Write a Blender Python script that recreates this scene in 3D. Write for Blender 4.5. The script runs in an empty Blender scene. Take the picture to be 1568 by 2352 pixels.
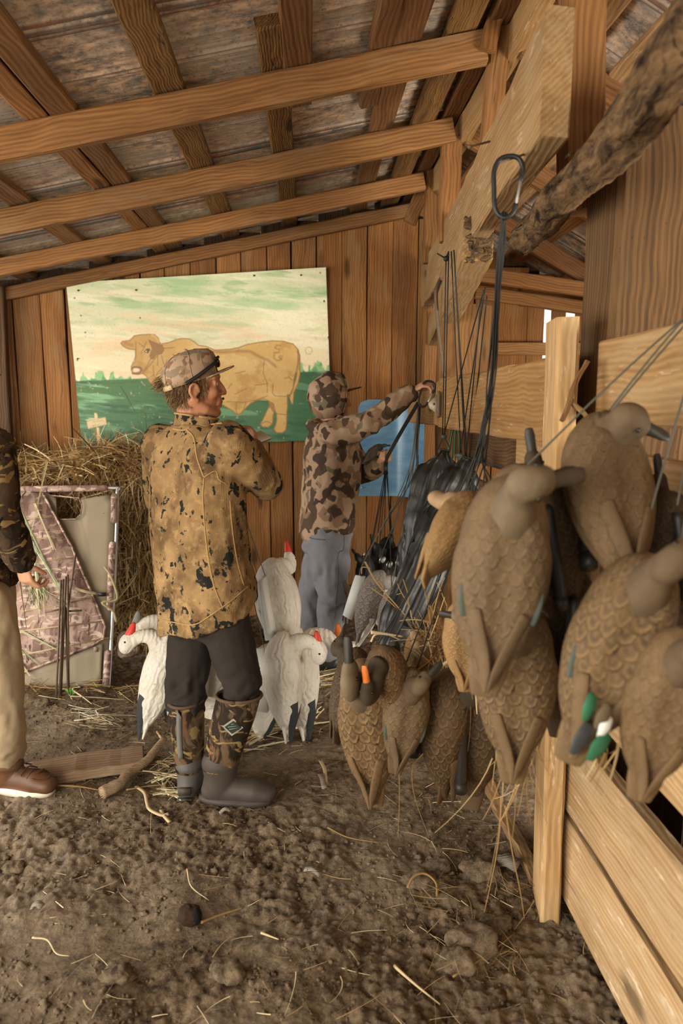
import bpy, bmesh, math, random
import numpy as np
from mathutils import Vector, Matrix
random.seed(7); RNG = np.random.default_rng(11)
SC = bpy.context.scene; COL = SC.collection
pi = math.pi

# ---------------------------------------------------------------- camera
F_PX, CX, CY, EYE = 1568.0, 784.0, 1176.0, 1.59
PITCH = math.atan((CY - 933) / F_PX); YAW = math.atan(84 / F_PX * math.cos(PITCH))
FW = Vector((math.sin(YAW) * math.cos(PITCH), math.cos(YAW) * math.cos(PITCH), -math.sin(PITCH)))
RT = Vector((math.cos(YAW), -math.sin(YAW), 0)); UP = RT.cross(FW)
cd = bpy.data.cameras.new('camera'); cam = bpy.data.objects.new('camera', cd); COL.objects.link(cam)
cd.sensor_fit = 'VERTICAL'; cd.sensor_height = 36.0; cd.sensor_width = 24.0
cd.lens = F_PX / 2352 * 36.0; cd.clip_start = 0.05; cd.clip_end = 200
cam.matrix_world = Matrix.Translation((0, 0, EYE)) @ Matrix((RT, UP, -FW)).transposed().to_4x4()
cd.dof.use_dof = True; cd.dof.focus_distance = 2.75; cd.dof.aperture_fstop = 2.6
SC.camera = cam

# ---------------------------------------------------------------- daylight
W = bpy.data.worlds.new('overcast'); SC.world = W; W.use_nodes = True
bg = W.node_tree.nodes['Background']; bg.inputs[0].default_value = (1.0, 0.955, 0.87, 1); bg.inputs[1].default_value = 1.7


def area(name, loc, target, sx, sy, power, col):
    ld = bpy.data.lights.new(name, 'AREA'); ld.shape = 'RECTANGLE'; ld.size = sx; ld.size_y = sy
    ld.energy = power; ld.color = col
    o = bpy.data.objects.new(name, ld); COL.objects.link(o); o.location = loc
    o.rotation_euler = (Vector(target) - Vector(loc)).to_track_quat('-Z', 'Y').to_euler()
    return o


area('barn_door_daylight', (-3.0, -1.2, 1.5), (0.3, 3.0, 1.7), 2.8, 2.4, 250, (1, 0.94, 0.82))
area('side_door_daylight', (-3.9, 2.6, 1.5), (-0.5, 3.3, 0.7), 2.2, 2.0, 140, (1, 0.98, 0.95))
area('other_bay_daylight', (3.2, 0.8, 0.9), (1.5, 4.4, 2.3), 1.8, 1.2, 190, (1, 0.93, 0.8))
SC.view_settings.view_transform = 'Standard'; SC.view_settings.look = 'None'
SC.view_settings.gamma = 1.0; SC.view_settings.use_curve_mapping = False
SC.view_settings.exposure = 0.04


# ---------------------------------------------------------------- measuring helpers (real-world points)
def ray(x, y): return FW + RT * ((x - CX) / F_PX) - UP * ((y - CY) / F_PX)
def P(x, y, Y): d = ray(x, y); return Vector((0, 0, EYE)) + d * (Y / d.y)
def PZ(x, y, Z=0.0): d = ray(x, y); return Vector((0, 0, EYE)) + d * ((Z - EYE) / d.z)
def PX(x, y, X): d = ray(x, y); return Vector((0, 0, EYE)) + d * (X / d.x)


# ---------------------------------------------------------------- noise in numpy
def _h(i):
    i = (i.astype(np.int64) & 0x7fffffff)
    i = ((i ^ 61) ^ (i >> 16)) * 9 & 0x7fffffff
    i = (i ^ (i >> 4)) * 0x27d4eb2d & 0x7fffffff
    return ((i ^ (i >> 15)) & 0xffffff) / float(0x1000000)


def vnoise(p):
    p = np.asarray(p, dtype=np.float64)
    i = np.floor(p).astype(np.int64); f = p - i; f = f * f * (3 - 2 * f)
    D = p.shape[1]; pr = (73856093, 19349663, 83492791)
    out = np.zeros(len(p))
    for c in range(1 << D):
        w = np.ones(len(p)); k = np.zeros(len(p), dtype=np.int64)
        for d in range(D):
            b = (c >> d) & 1
            w = w * (f[:, d] if b else 1 - f[:, d]); k = k ^ ((i[:, d] + b) * pr[d])
        out += w * _h(k)
    return out


def fbm(p, o=4, g=0.5):
    p = np.asarray(p, dtype=np.float64); a, s, t = 1.0, 0.0, 0.0
    for k in range(o):
        s = s + a * vnoise(p * (2 ** k) + 17.3 * k); t += a; a *= g
    return s / t


def worley(p):
    i = np.floor(p).astype(np.int64); best = np.full(len(p), 9.0)
    for dx in (-1, 0, 1):
        for dy in (-1, 0, 1):
            c = i + np.array((dx, dy)); k = (c[:, 0] * 73856093) ^ (c[:, 1] * 19349663)
            q = c + np.stack([_h(k), _h(k + 77771)], 1)
            best = np.minimum(best, ((q - p) ** 2).sum(1))
    return np.sqrt(best)


# ---------------------------------------------------------------- mesh helpers
class MB:
    def __init__(s): s.v = []; s.f = []; s.uv = None
    def add(s, vs, fs):
        b = len(s.v); s.v.extend([tuple(q) for q in vs]); s.f.extend([tuple(i + b for i in f) for f in fs]); return s
    def loft(s, rings, cap=True, closed=True):
        b = len(s.v); n = len(rings[0])
        for r in rings: s.v.extend([tuple(q) for q in r])
        m = n if closed else n - 1
        for i in range(len(rings) - 1):
            for j in range(m):
                a = b + i * n + j; c = b + i * n + (j + 1) % n
                s.f.append((a, c, c + n, a + n))
        if cap and closed:
            s.f.append(tuple(b + j for j in reversed(range(n)))); e = b + (len(rings) - 1) * n
            s.f.append(tuple(e + j for j in range(n)))
        return s
    def tube(s, pts, rad, seg=10, up=None, cap=True):
        pts = [Vector(p) for p in pts]; n = len(pts)
        if not isinstance(rad, (list, tuple)) or (len(rad) == 2 and n != 2): rad = [rad] * n
        rings = []; side = None
        for i, p in enumerate(pts):
            t = (pts[min(i + 1, n - 1)] - pts[max(i - 1, 0)])
            t = t.normalized() if t.length > 1e-9 else Vector((0, 0, 1))
            if up is not None:
                side = t.cross(Vector(up))
                if side.length < 1e-4: side = t.orthogonal()
            elif side is None: side = t.orthogonal()
            else: side = side - t * side.dot(t)
            side = side.normalized(); u = side.cross(t)
            r = rad[i]; ra, rb = (r, r) if not isinstance(r, (list, tuple)) else r
            rings.append([p + side * (ra * math.cos(2 * pi * k / seg)) + u * (rb * math.sin(2 * pi * k / seg)) for k in range(seg)])
        return s.loft(rings, cap)
    def limb(s, pts, rad, seg=14, up=None):      # tube with rounded ends
        pts = [Vector(p) for p in pts]; r0, r1 = rad[0], rad[-1]
        m = lambda r: r if not isinstance(r, (list, tuple)) else min(r)
        sc = lambda r, k: r * k if not isinstance(r, (list, tuple)) else (r[0] * k, r[1] * k)
        d0 = (pts[0] - pts[1]).normalized(); d1 = (pts[-1] - pts[-2]).normalized(); a, b = [], []; ra, rb = [], []
        for k in (0.98, 0.8, 0.45):
            q = math.sqrt(1 - k * k)
            a.append(pts[0] + d0 * m(r0) * k); ra.append(sc(r0, max(q, 0.2)))
            b.insert(0, pts[-1] + d1 * m(r1) * k); rb.insert(0, sc(r1, max(q, 0.2)))
        return s.tube(a + pts + b, ra + list(rad) + rb, seg, up)
    def ball(s, c, r, R=None, seg=16, rings=10):
        if not isinstance(r, (list, tuple)): r = (r, r, r)
        c = Vector(c); R = R or Matrix.Identity(3); rr = []
        for i in range(rings + 1):
            a = pi * (0.02 + 0.96 * i / rings)
            rr.append([c + R @ Vector((r[0] * math.sin(a) * math.cos(2 * pi * k / seg), r[1] * math.sin(a) * math.sin(2 * pi * k / seg), -r[2] * math.cos(a))) for k in range(seg)])
        return s.loft(rr)
    def box(s, c, d, R=None):
        c = Vector(c); R = R or Matrix.Identity(3); x, y, z = (q / 2 for q in d)
        vs = [c + R @ Vector((i * x, j * y, k * z)) for i in (-1, 1) for j in (-1, 1) for k in (-1, 1)]
        return s.add(vs, [(0, 1, 3, 2), (4, 6, 7, 5), (0, 4, 5, 1), (2, 3, 7, 6), (0, 2, 6, 4), (1, 5, 7, 3)])
    def ribbon(s, pts, w, up=(0, 0, 1), th=0.002):
        pts = [Vector(p) for p in pts]; rings = []
        for i, p in enumerate(pts):
            t = (pts[min(i + 1, len(pts) - 1)] - pts[max(i - 1, 0)]).normalized()
            sd = t.cross(Vector(up)).normalized(); u = sd.cross(t)
            ww = w[i] if isinstance(w, (list, tuple)) else w
            rings.append([p + sd * ww / 2 + u * th / 2, p - sd * ww / 2 + u * th / 2, p - sd * ww / 2 - u * th / 2, p + sd * ww / 2 - u * th / 2])
        return s.loft(rings)
    def mesh(s, name='m', org=None, smooth=True):
        me = bpy.data.meshes.new(name)
        v = s.v if org is None else [(a[0] - org[0], a[1] - org[1], a[2] - org[2]) for a in s.v]
        me.from_pydata(v, [], s.f); me.update()
        if smooth: me.polygons.foreach_set('use_smooth', [True] * len(me.polygons))
        return me


def arr_mesh(name, v, f, smooth=True):
    me = bpy.data.meshes.new(name); n = len(v); m, k = f.shape
    me.vertices.add(n); me.vertices.foreach_set('co', np.asarray(v, dtype=np.float32).ravel())
    me.loops.add(m * k); me.loops.foreach_set('vertex_index', f.astype(np.int32).ravel())
    me.polygons.add(m); me.polygons.foreach_set('loop_start', np.arange(0, m * k, k, dtype=np.int32))
    me.update(calc_edges=True)
    if smooth: me.polygons.foreach_set('use_smooth', np.ones(m, dtype=bool))
    return me


def co(me):
    a = np.empty(len(me.vertices) * 3, dtype=np.float32); me.vertices.foreach_get('co', a); return a.reshape(-1, 3).astype(np.float64)
def no(me):
    a = np.empty(len(me.vertices) * 3, dtype=np.float32); me.vertices.foreach_get('normal', a); return a.reshape(-1, 3).astype(np.float64)
def setco(me, a): me.vertices.foreach_set('co', a.astype(np.float32).ravel()); me.update()


def fuse(mb, voxel, smooth=4, org=None):
    """union of the overlapping solids in mb as one continuous surface"""
    me = mb.mesh('tmp', org); o = bpy.data.objects.new('tmp', me); COL.objects.link(o)
    m = o.modifiers.new('r', 'REMESH'); m.mode = 'VOXEL'; m.voxel_size = voxel; m.use_smooth_shade = True
    if smooth:
        q = o.modifiers.new('s', 'SMOOTH'); q.iterations = smooth; q.factor = 0.5
    dg = bpy.context.evaluated_depsgraph_get()
    out = bpy.data.meshes.new_from_object(o.evaluated_get(dg))
    bpy.data.objects.remove(o); bpy.data.meshes.remove(me)
    out.polygons.foreach_set('use_smooth', [True] * len(out.polygons))
    return out


def spline(pts, n):
    """Catmull-Rom through pts"""
    p = [Vector(q) for q in pts]; p = [p[0] * 2 - p[1]] + p + [p[-1] * 2 - p[-2]]; out = []
    m = len(p) - 3
    for i in range(n):
        t = i / (n - 1) * m; k = min(int(t), m - 1); u = t - k; a, b, c, d = p[k:k + 4]
        out.append(0.5 * ((2 * b) + (c - a) * u + (2 * a - 5 * b + 4 * c - d) * u * u + (3 * b - a - 3 * c + d) * u ** 3))
    return out


def tag(o, label=None, cat=None, group=None, kind=None):
    if label: o['label'] = label
    if cat: o['category'] = cat
    if group: o['group'] = group
    if kind: o['kind'] = kind
    return o


def empty(name, loc=(0, 0, 0), parent=None):
    o = bpy.data.objects.new(name, None); o.empty_display_size = 0.05; COL.objects.link(o); o.location = loc
    if parent: o.parent = parent
    return o


def thing(name, label, cat, loc=(0, 0, 0), group=None): return tag(empty(name, loc), label, cat, group)


def put(name, me, mat, parent=None, mat4=None, col=None):
    if isinstance(me, MB): me = me.mesh(name)
    o = bpy.data.objects.new(name, me); COL.objects.link(o)
    if mat is not None and not me.materials: me.materials.append(mat)
    if parent is not None: o.parent = parent
    if mat4 is not None: o.matrix_local = mat4
    if col: o.color = (*col, 1)
    return o


def part(root, name, mb, mat, col=None, parent=None):
    """mesh given in world coordinates, stored relative to the root's base point"""
    return put(name, mb.mesh(name, root.location) if isinstance(mb, MB) else mb, mat, parent or root, None, col)


def basis(ax, up):
    x = Vector(ax).normalized(); y = Vector(up).cross(x)
    if y.length < 1e-5: y = x.orthogonal()
    y.normalize(); z = x.cross(y); return Matrix((x, y, z)).transposed()


_bc = [0]
def beam_mesh(L, w, h, seg=8, cham=0.006, wob=0.003, rough_end=0.0, taper=1.0, bow=0.0):
    """timber along local x: width y, height z, chamfered, slightly uneven"""
    _bc[0] += 1; rg = np.random.default_rng(100 + _bc[0]); mb = MB(); rings = []
    c = min(cham, w * 0.3, h * 0.3)
    sec = [(w / 2, h / 2 - c), (w / 2 - c, h / 2), (-w / 2 + c, h / 2), (-w / 2, h / 2 - c), (-w / 2, -h / 2 + c), (-w / 2 + c, -h / 2), (w / 2 - c, -h / 2), (w / 2, -h / 2 + c)]
    ph = rg.uniform(0, 6, 4)
    for i in range(seg + 1):
        t = i / seg; k = 1 + (taper - 1) * t; dy = wob * math.sin(5 * t + ph[0]); dz = wob * math.sin(4 * t + ph[1]) - bow * 4 * t * (1 - t)
        ring = []
        for j, (a, b) in enumerate(sec):
            e = rough_end * (rg.random() - 0.3) if i in (0, seg) else 0
            ring.append((-L / 2 + L * t + (e if i == 0 else -e), a * k + dy + rg.normal() * wob * 0.35, b * k + dz + rg.normal() * wob * 0.35))
        rings.append(ring)
    mb.loft([r[::-1] for r in rings]); return mb.mesh('timber', None, False)


def beam(name, p0, p1, w, h, mat, up=(0, 0, 1), parent=None, col=None, **kw):
    p0, p1 = Vector(p0), Vector(p1); M = basis(p1 - p0, up).to_4x4(); M.translation = (p0 + p1) / 2
    if parent is not None: M = Matrix.Translation(-Vector(parent.location)) @ M
    return put(name, beam_mesh((p1 - p0).length, w, h, **kw), mat, parent, M, col)


# ---------------------------------------------------------------- material helpers
def C(h):
    h = h.lstrip('#'); return tuple(((q / 255) / 12.92 if q / 255 <= 0.04045 else ((q / 255 + 0.055) / 1.055) ** 2.4) for q in (int(h[i:i + 2], 16) for i in (0, 2, 4)))


class Mat:
    def __init__(s, name, rough=0.8, metal=0.0, spec=0.3):
        s.m = bpy.data.materials.new(name); s.m.use_nodes = True; s.t = s.m.node_tree; s.b = s.t.nodes['Principled BSDF']
        s.b.inputs['Roughness'].default_value = rough; s.b.inputs['Metallic'].default_value = metal
        s.b.inputs['Specular IOR Level'].default_value = spec; s._obj = None
    def n(s, k, **kw):
        q = s.t.nodes.new(k)
        for a, b in kw.items(): setattr(q, a, b)
        return q
    def L(s, a, b): s.t.links.new(a, b)
    def set(s, sock, v):
        if isinstance(v, bpy.types.NodeSocket): s.L(v, sock)
        elif isinstance(v, (tuple, list)) and sock.type == 'RGBA' and len(v) == 3: sock.default_value = (*v, 1)
        else: sock.default_value = v
    def obj(s): return s.n('ShaderNodeTexCoord').outputs['Object']
    def uv(s): return s.n('ShaderNodeTexCoord').outputs['UV']
    def rnd(s): return s.n('ShaderNodeObjectInfo').outputs['Random']
    def tint(s): return s.n('ShaderNodeObjectInfo').outputs['Color']
    def attr(s, name): return s.n('ShaderNodeAttribute', attribute_name=name).outputs['Color']
    def map(s, v, sc=(1, 1, 1), loc=(0, 0, 0), rot=(0, 0, 0)):
        q = s.n('ShaderNodeMapping'); s.L(v, q.inputs[0]); q.inputs['Scale'].default_value = sc
        s.set(q.inputs['Location'], loc); q.inputs['Rotation'].default_value = rot; return q.outputs[0]
    def jit(s, v, k=40.0):
        c = s.n('ShaderNodeCombineXYZ'); m = s.math('MULTIPLY', s.rnd(), k)
        for i in range(3): s.L(m, c.inputs[i])
        return s.vadd(v, c.outputs[0])
    def vadd(s, a, b):
        q = s.n('ShaderNodeVectorMath', operation='ADD'); s.set(q.inputs[0], a); s.set(q.inputs[1], b); return q.outputs[0]
    def vscale(s, a, k):
        q = s.n('ShaderNodeVectorMath', operation='SCALE'); s.set(q.inputs[0], a); q.inputs['Scale'].default_value = k; return q.outputs[0]
    def warp(s, v, sc, amt):
        q = s.n('ShaderNodeTexNoise'); s.L(v, q.inputs['Vector']); q.inputs['Scale'].default_value = sc; q.inputs['Detail'].default_value = 2
        w = s.n('ShaderNodeVectorMath', operation='SUBTRACT'); s.L(q.outputs['Color'], w.inputs[0]); w.inputs[1].default_value = (0.5, 0.5, 0.5)
        return s.vadd(v, s.vscale(w.outputs[0], amt))
    def noise(s, v, sc=5, det=4, ro=0.55, dist=0.0):
        q = s.n('ShaderNodeTexNoise'); s.L(v, q.inputs['Vector']); q.inputs['Scale'].default_value = sc; q.inputs['Detail'].default_value = det
        q.inputs['Roughness'].default_value = ro; q.inputs['Distortion'].default_value = dist; return q.outputs['Fac']
    def vor(s, v, sc=5, feat='F1', out='Distance', rnd=1.0):
        q = s.n('ShaderNodeTexVoronoi', feature=feat); s.L(v, q.inputs['Vector']); q.inputs['Scale'].default_value = sc
        q.inputs['Randomness'].default_value = rnd; return q.outputs[out]
    def wave(s, v, sc=5, dist=2, det=2, dsc=1, dr='X', typ='BANDS'):
        q = s.n('ShaderNodeTexWave', wave_type=typ); s.L(v, q.inputs['Vector'])
        if typ == 'BANDS': q.bands_direction = dr
        else: q.rings_direction = dr
        q.inputs['Scale'].default_value = sc; q.inputs['Distortion'].default_value = dist; q.inputs['Detail'].default_value = det
        q.inputs['Detail Scale'].default_value = dsc; return q.outputs['Fac']
    def math(s, op, a, b=0.0, c=None):
        q = s.n('ShaderNodeMath', operation=op); s.set(q.inputs[0], a); s.set(q.inputs[1], b)
        if c is not None: s.set(q.inputs[2], c)
        return q.outputs[0]
    def ramp(s, f, st, mode='LINEAR'):
        q = s.n('ShaderNodeValToRGB'); s.L(f, q.inputs[0]); e = q.color_ramp; e.interpolation = mode
        while len(e.elements) < len(st): e.elements.new(0.5)
        for k, (p, c) in zip(e.elements, st):
            k.position = p; k.color = (*c, 1) if isinstance(c, tuple) else (c, c, c, 1)
        return q.outputs[0]
    def step(s, f, a, b): return s.ramp(f, [(a, 0.0), (b, 1.0)]) if a < b else s.ramp(f, [(b, 1.0), (a, 0.0)])
    def mix(s, f, a, b, bl='MIX'):
        q = s.n('ShaderNodeMix', data_type='RGBA', blend_type=bl); s.set(q.inputs[0], f); s.set(q.inputs[6], a); s.set(q.inputs[7], b); return q.outputs[2]
    def color(s, c): s.set(s.b.inputs['Base Color'], c); return s
    def rough(s, r): s.set(s.b.inputs['Roughness'], r); return s
    def bump(s, h, st=0.3, d=0.01):
        q = s.n('ShaderNodeBump'); q.inputs['Strength'].default_value = st; q.inputs['Distance'].default_value = d
        s.L(h, q.inputs['Height']); s.L(q.outputs[0], s.b.inputs['Normal']); return s
    def xyz(s, v):
        q = s.n('ShaderNodeSeparateXYZ'); s.L(v, q.inputs[0]); return q.outputs


def plain(name, c, rough=0.7, metal=0.0, spec=0.3, var=0.15, sc=30, bump=0.0):
    M = Mat(name, rough, metal, spec); v = M.obj(); f = M.noise(v, sc, 4)
    c = C(c) if isinstance(c, str) else c
    M.color(M.mix(f, tuple(q * (1 - var) for q in c), tuple(min(1, q * (1 + var)) for q in c)))
    if bump: M.bump(M.noise(v, sc * 3, 3), bump, 0.003)
    return M.m


def wood(name, light, dark, streak, gray=None, grayamt=0.35, pits=0.5, bump=0.5, sc=1.0, fleck=0.0):
    """sawn timber, grain along local x; the object's own colour tints it"""
    M = Mat(name, 0.82, 0, 0.25); v = M.jit(M.obj())
    vw = M.warp(v, 3.0 * sc, 0.05)
    g = M.noise(M.map(vw, (1.6 * sc, 42 * sc, 42 * sc)), 1.0, 5, 0.62)
    rings = M.wave(M.map(vw, (0.22, 10 * sc, 11 * sc)), 3.4, 3.4, 3, 1.2, 'DIAGONAL')
    g2 = M.mix(0.22, g, rings)
    base = M.mix(M.step(g2, 0.28, 0.72), C(dark), C(light))
    big = M.noise(M.map(v, (0.9, 3, 3)), 1.3, 3)
    base = M.mix(M.math('MULTIPLY', M.step(big, 0.45, 0.75), 0.55), base, C(streak))
    if gray: base = M.mix(M.math('MULTIPLY', M.step(M.noise(M.map(v, (1.2, 5, 5)), 2.1, 5, 0.7), 0.5, 0.68), grayamt), base, C(gray))
    kn = M.vor(M.map(vw, (1.6, 5, 5)), 1.0)
    knot = M.step(kn, 0.16, 0.07)
    base = M.mix(M.math('MULTIPLY', knot, 0.75), base, tuple(q * 0.35 for q in C(streak)))
    cr = M.step(M.noise(M.map(vw, (1.0, 30, 30)), 1.7, 3, 0.5), 0.69, 0.75)
    pit = M.step(M.noise(M.map(v, (30, 60, 60)), 1.0, 2), 0.70, 0.78)
    base = M.mix(M.math('MULTIPLY', cr, 0.6 * pits + 0.15), base, tuple(q * 0.22 for q in C(dark)))
    base = M.mix(M.math('MULTIPLY', pit, pits * 0.5), base, tuple(q * 0.35 for q in C(dark)))
    if fleck: base = M.mix(M.math('MULTIPLY', M.step(M.noise(M.map(v, (9, 46, 46)), 1.0, 4, .7), .60, .68), fleck), base, C('#d6c8b2'))
    rv = M.math('MULTIPLY_ADD', M.rnd(), 0.3, 0.85)
    base = M.mix(1.0, M.mix(1.0, base, M.tint(), 'MULTIPLY'), rv, 'MULTIPLY')
    M.color(base); h = M.math('SUBTRACT', M.math('SUBTRACT', g2, M.math('MULTIPLY', cr, 1.2)), M.math('MULTIPLY', pit, 0.4))
    M.bump(h, bump, 0.006); return M.m


M_WALL = wood('weathered_orange_board', '#a07243', '#724b28', '#5b3c21', '#96805f', 0.4, 0.45)
M_BEAM = wood('old_sawn_timber', '#9a744a', '#6a4a2e', '#573d28', '#8c7860', 0.4, 0.5)
M_PALE = wood('pale_dry_board', '#b0926a', '#8d6f4b', '#785d3f', '#aa987c', 0.5, 0.45, 0.5, 1.0, 0.45)
M_DARKW = wood('dark_stained_board', '#7a6145', '#4b3a29', '#382a1e', '#6d5f4e', 0.35, 0.7, 0.7)
M_ROT = wood('rotten_timber', '#a7844f', '#5a4027', '#2b1e13', '#8d7557', 0.4, 1.0, 1.0, 1.6)
# ================================================================ SETTING
def soil_mat():
    M = Mat('barn_soil', 0.97, 0, 0.1); v = M.obj()
    a = M.noise(v, 1.3, 4, 0.6); b = M.noise(v, 26, 6, 0.7); c = M.vor(M.warp(v, 30, 0.02), 60)
    col = M.mix(M.step(b, 0.36, 0.64), C('#3d3125'), C('#8b765c'))
    col = M.mix(M.math('MULTIPLY', M.step(a, 0.42, 0.65), 0.6), col, C('#a3917a'))
    col = M.mix(M.math('MULTIPLY', M.step(M.noise(v, 140, 3, 0.6), 0.60, 0.72), 0.5), col, C('#a5937e'))
    col = M.mix(M.math('MULTIPLY', M.step(M.noise(v, 90, 3, 0.6), 0.62, 0.7), 0.5), col, C('#1f1711'))
    M.color(col); M.bump(M.mix(0.4, M.noise(v, 110, 6, 0.75), c), 1.0, 0.012); return M.m


M_SOIL = soil_mat()


def ground_z(x, y):
    p = np.stack([np.asarray(x, float), np.asarray(y, float)], 1)
    z = 0.05 * (fbm(p * 1.1, 3) - 0.5) + 0.045 * (fbm(p * 5 + 9, 3) - 0.5)
    z += 0.07 * np.exp(-((p[:, 0] + 1.5) ** 2 / 0.5 + (p[:, 1] - 3.55) ** 2 / 0.12))
    z += 0.035 * np.exp(-((p[:, 0] - 0.25) ** 2 / 0.1 + (p[:, 1] - 2.75) ** 2 / 0.08))
    return z


def build_floor():
    xs = np.concatenate([np.linspace(-9, -3.4, 12), np.arange(-3.3, -2.5, 0.03), np.arange(-2.5, 0.95, 0.0075), np.linspace(1.0, 3.8, 40), np.linspace(4.2, 9, 8)])
    ys = np.concatenate([np.linspace(-8, 0.4, 24), np.linspace(0.5, 1.0, 16)[:-1], np.geomspace(1.0, 5.3, 520), np.linspace(5.6, 14, 12)])
    X, Y = np.meshgrid(xs, ys); x, y = X.ravel(), Y.ravel(); p = np.stack([x, y], 1)
    z = ground_z(x, y); q = p + 0.02 * np.stack([fbm(p * 9, 2), fbm(p * 9 + 50, 2)], 1)
    pat = np.clip((fbm(p * 1.7 + 3, 3) - 0.36) * 4, 0.15, 1)
    z += pat * (0.020 * (0.6 - worley(q * 13)) + 0.015 * (0.6 - worley(q * 34 + 5)) + 0.016 * (fbm(q * 75, 3) - 0.5) + 0.022 * (np.abs(fbm(q * 16, 3) - 0.5) - 0.12))
    n, m = len(xs), len(ys); i = np.arange((m - 1) * (n - 1)); r, c = i // (n - 1), i % (n - 1); a = r * n + c
    me = arr_mesh('floor', np.stack([x, y, z], 1), np.stack([a, a + 1, a + n + 1, a + n], 1))
    return tag(put('floor', me, M_SOIL), 'dry crumbly brown dirt floor of the barn', None, None, 'structure')


FLOOR = build_floor()

# ---- back wall: upright boards, one object each
wb = tag(empty('wall_back', (0, 5.0, 0)), 'barn wall of upright weathered orange-brown boards', None, None, 'structure')
zr = lambda x: 3.01 + 0.21 * (x - 0.75) if x < 0.78 else 3.016 - 0.55 * (x - 0.78)
edges = [-3.35, -3.14, -2.95, -2.75, -2.57, -2.38, -2.20, -2.02, -1.83, -1.66, -1.49, -1.32, -1.14, -0.97, -0.79, -0.61, -0.44, -0.26, -0.09, 0.09, 0.27, 0.45, 0.63, 0.81, 1.02, 1.22, 1.38, 1.61, 1.74]
tints = [(1, .95, .85), (.86, .84, .8), (1.05, .98, .88), (.8, .76, .7), (1.08, 1, .9), (.92, .82, .7), (1, 1, .95), (.78, .7, .6)]
e2 = [P(x, 760, 5.0).x for x in (1266, 1301, 1319, 1350)] + [2.35, 2.56, 2.78, 2.99, 3.2, 3.4]
spans = list(zip(edges[:-1], edges[1:])) + list(zip(e2[:-1], e2[1:]))
for k, (a, b) in enumerate(spans):
    zt = zr((a + b) / 2) - 0.055; z0 = -0.05
    if abs(a - e2[1]) < 1e-6: z0, zt = -0.05, P(1310, 742, 5.0).z      # short board: daylight shows above it
    beam('plank', (0.5 * (a + b), 5.02 + random.uniform(-.006, .006), z0), (0.5 * (a + b), 5.02, zt), b - a - random.uniform(0.004, 0.012), 0.024, M_WALL, (0, -1, 0), wb, random.choice(tints), seg=7, cham=0.004, wob=0.0025)
for (x0, x1, z) in ((-3.35, 0.8, 0.5), (0.9, 3.4, P(1200, 800, 4.95).z)):
    beam('wall_rail', (x0, 4.97 if x0 > 0 else 5.1, z), (x1, 4.97 if x0 > 0 else 5.1, z), 0.05, 0.09, M_BEAM, (0, 0, 1), wb, (1.1, .98, .85), seg=10)

beam('wall_rail', (1.55, 4.985, P(1250, 668, 5).z), (2.3, 4.985, P(1250, 668, 5).z), .04, P(1250, 632, 5).z - P(1250, 705, 5).z, M_WALL, (0, 0, 1), wb, (1, .9, .8))
for k in range(13): beam('gap_light_block', (-3.3 + .4 * k, 5.062, -.05), (-3.3 + .4 * k, 5.062, zr(-3.3 + .4 * k) + .045), .395, .02, M_DARKW, (0, -1, 0), wb, (.4, .34, .3), seg=2)  # added behind the planks to keep daylight out of their gaps

# ---- roof: tin sheets on purlins
def tin_mat():
    M = Mat('old_roofing_tin', 0.7, 0.15, 0.3); v = M.jit(M.obj(), 9); q = M.warp(v, 14, 0.02)
    a = M.noise(M.map(q, (9, 15, 9)), 1.6, 6, 0.75); b = M.noise(M.map(v, (1.5, 3, 1)), 1.2, 3, 0.6)
    col = M.mix(M.step(a, 0.38, 0.62), C('#6a6763'), C('#d0b193'))
    col = M.mix(M.math('MULTIPLY', M.step(b, 0.42, 0.6), 0.7), col, C('#a89c8e'))
    col = M.mix(M.math('MULTIPLY', M.step(M.noise(v, 55, 4, 0.7), 0.56, 0.66), 0.6), col, C('#4c4943'))
    rust = M.math('MULTIPLY', M.step(M.noise(M.map(v, (2, 9, 2)), 2.0, 5, 0.7), 0.60, 0.70), 0.65)
    seam = M.step(M.attr('rib'), .25, .75); col = M.mix(M.math('MULTIPLY', seam, .8), col, M.mix(M.step(M.noise(M.map(v, (3, 1, 1)), 1.5, 3), .45, .6), C('#3f3d3a'), C('#6d4024'))); col = M.mix(rust, col, C('#7c4a28')); M.color(M.mix(1.0, col, M.tint(), 'MULTIPLY')); M.bump(a, 0.12, 0.004); return M.m  # ribs darkened: groove shadow painted into the colour, mixed with rust


M_TIN = tin_mat()
ce = tag(empty('ceiling', (0.78, 2.5, 3.0)), 'barn roof of old mottled tin sheets nailed over rough purlins', None, None, 'structure')


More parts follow.
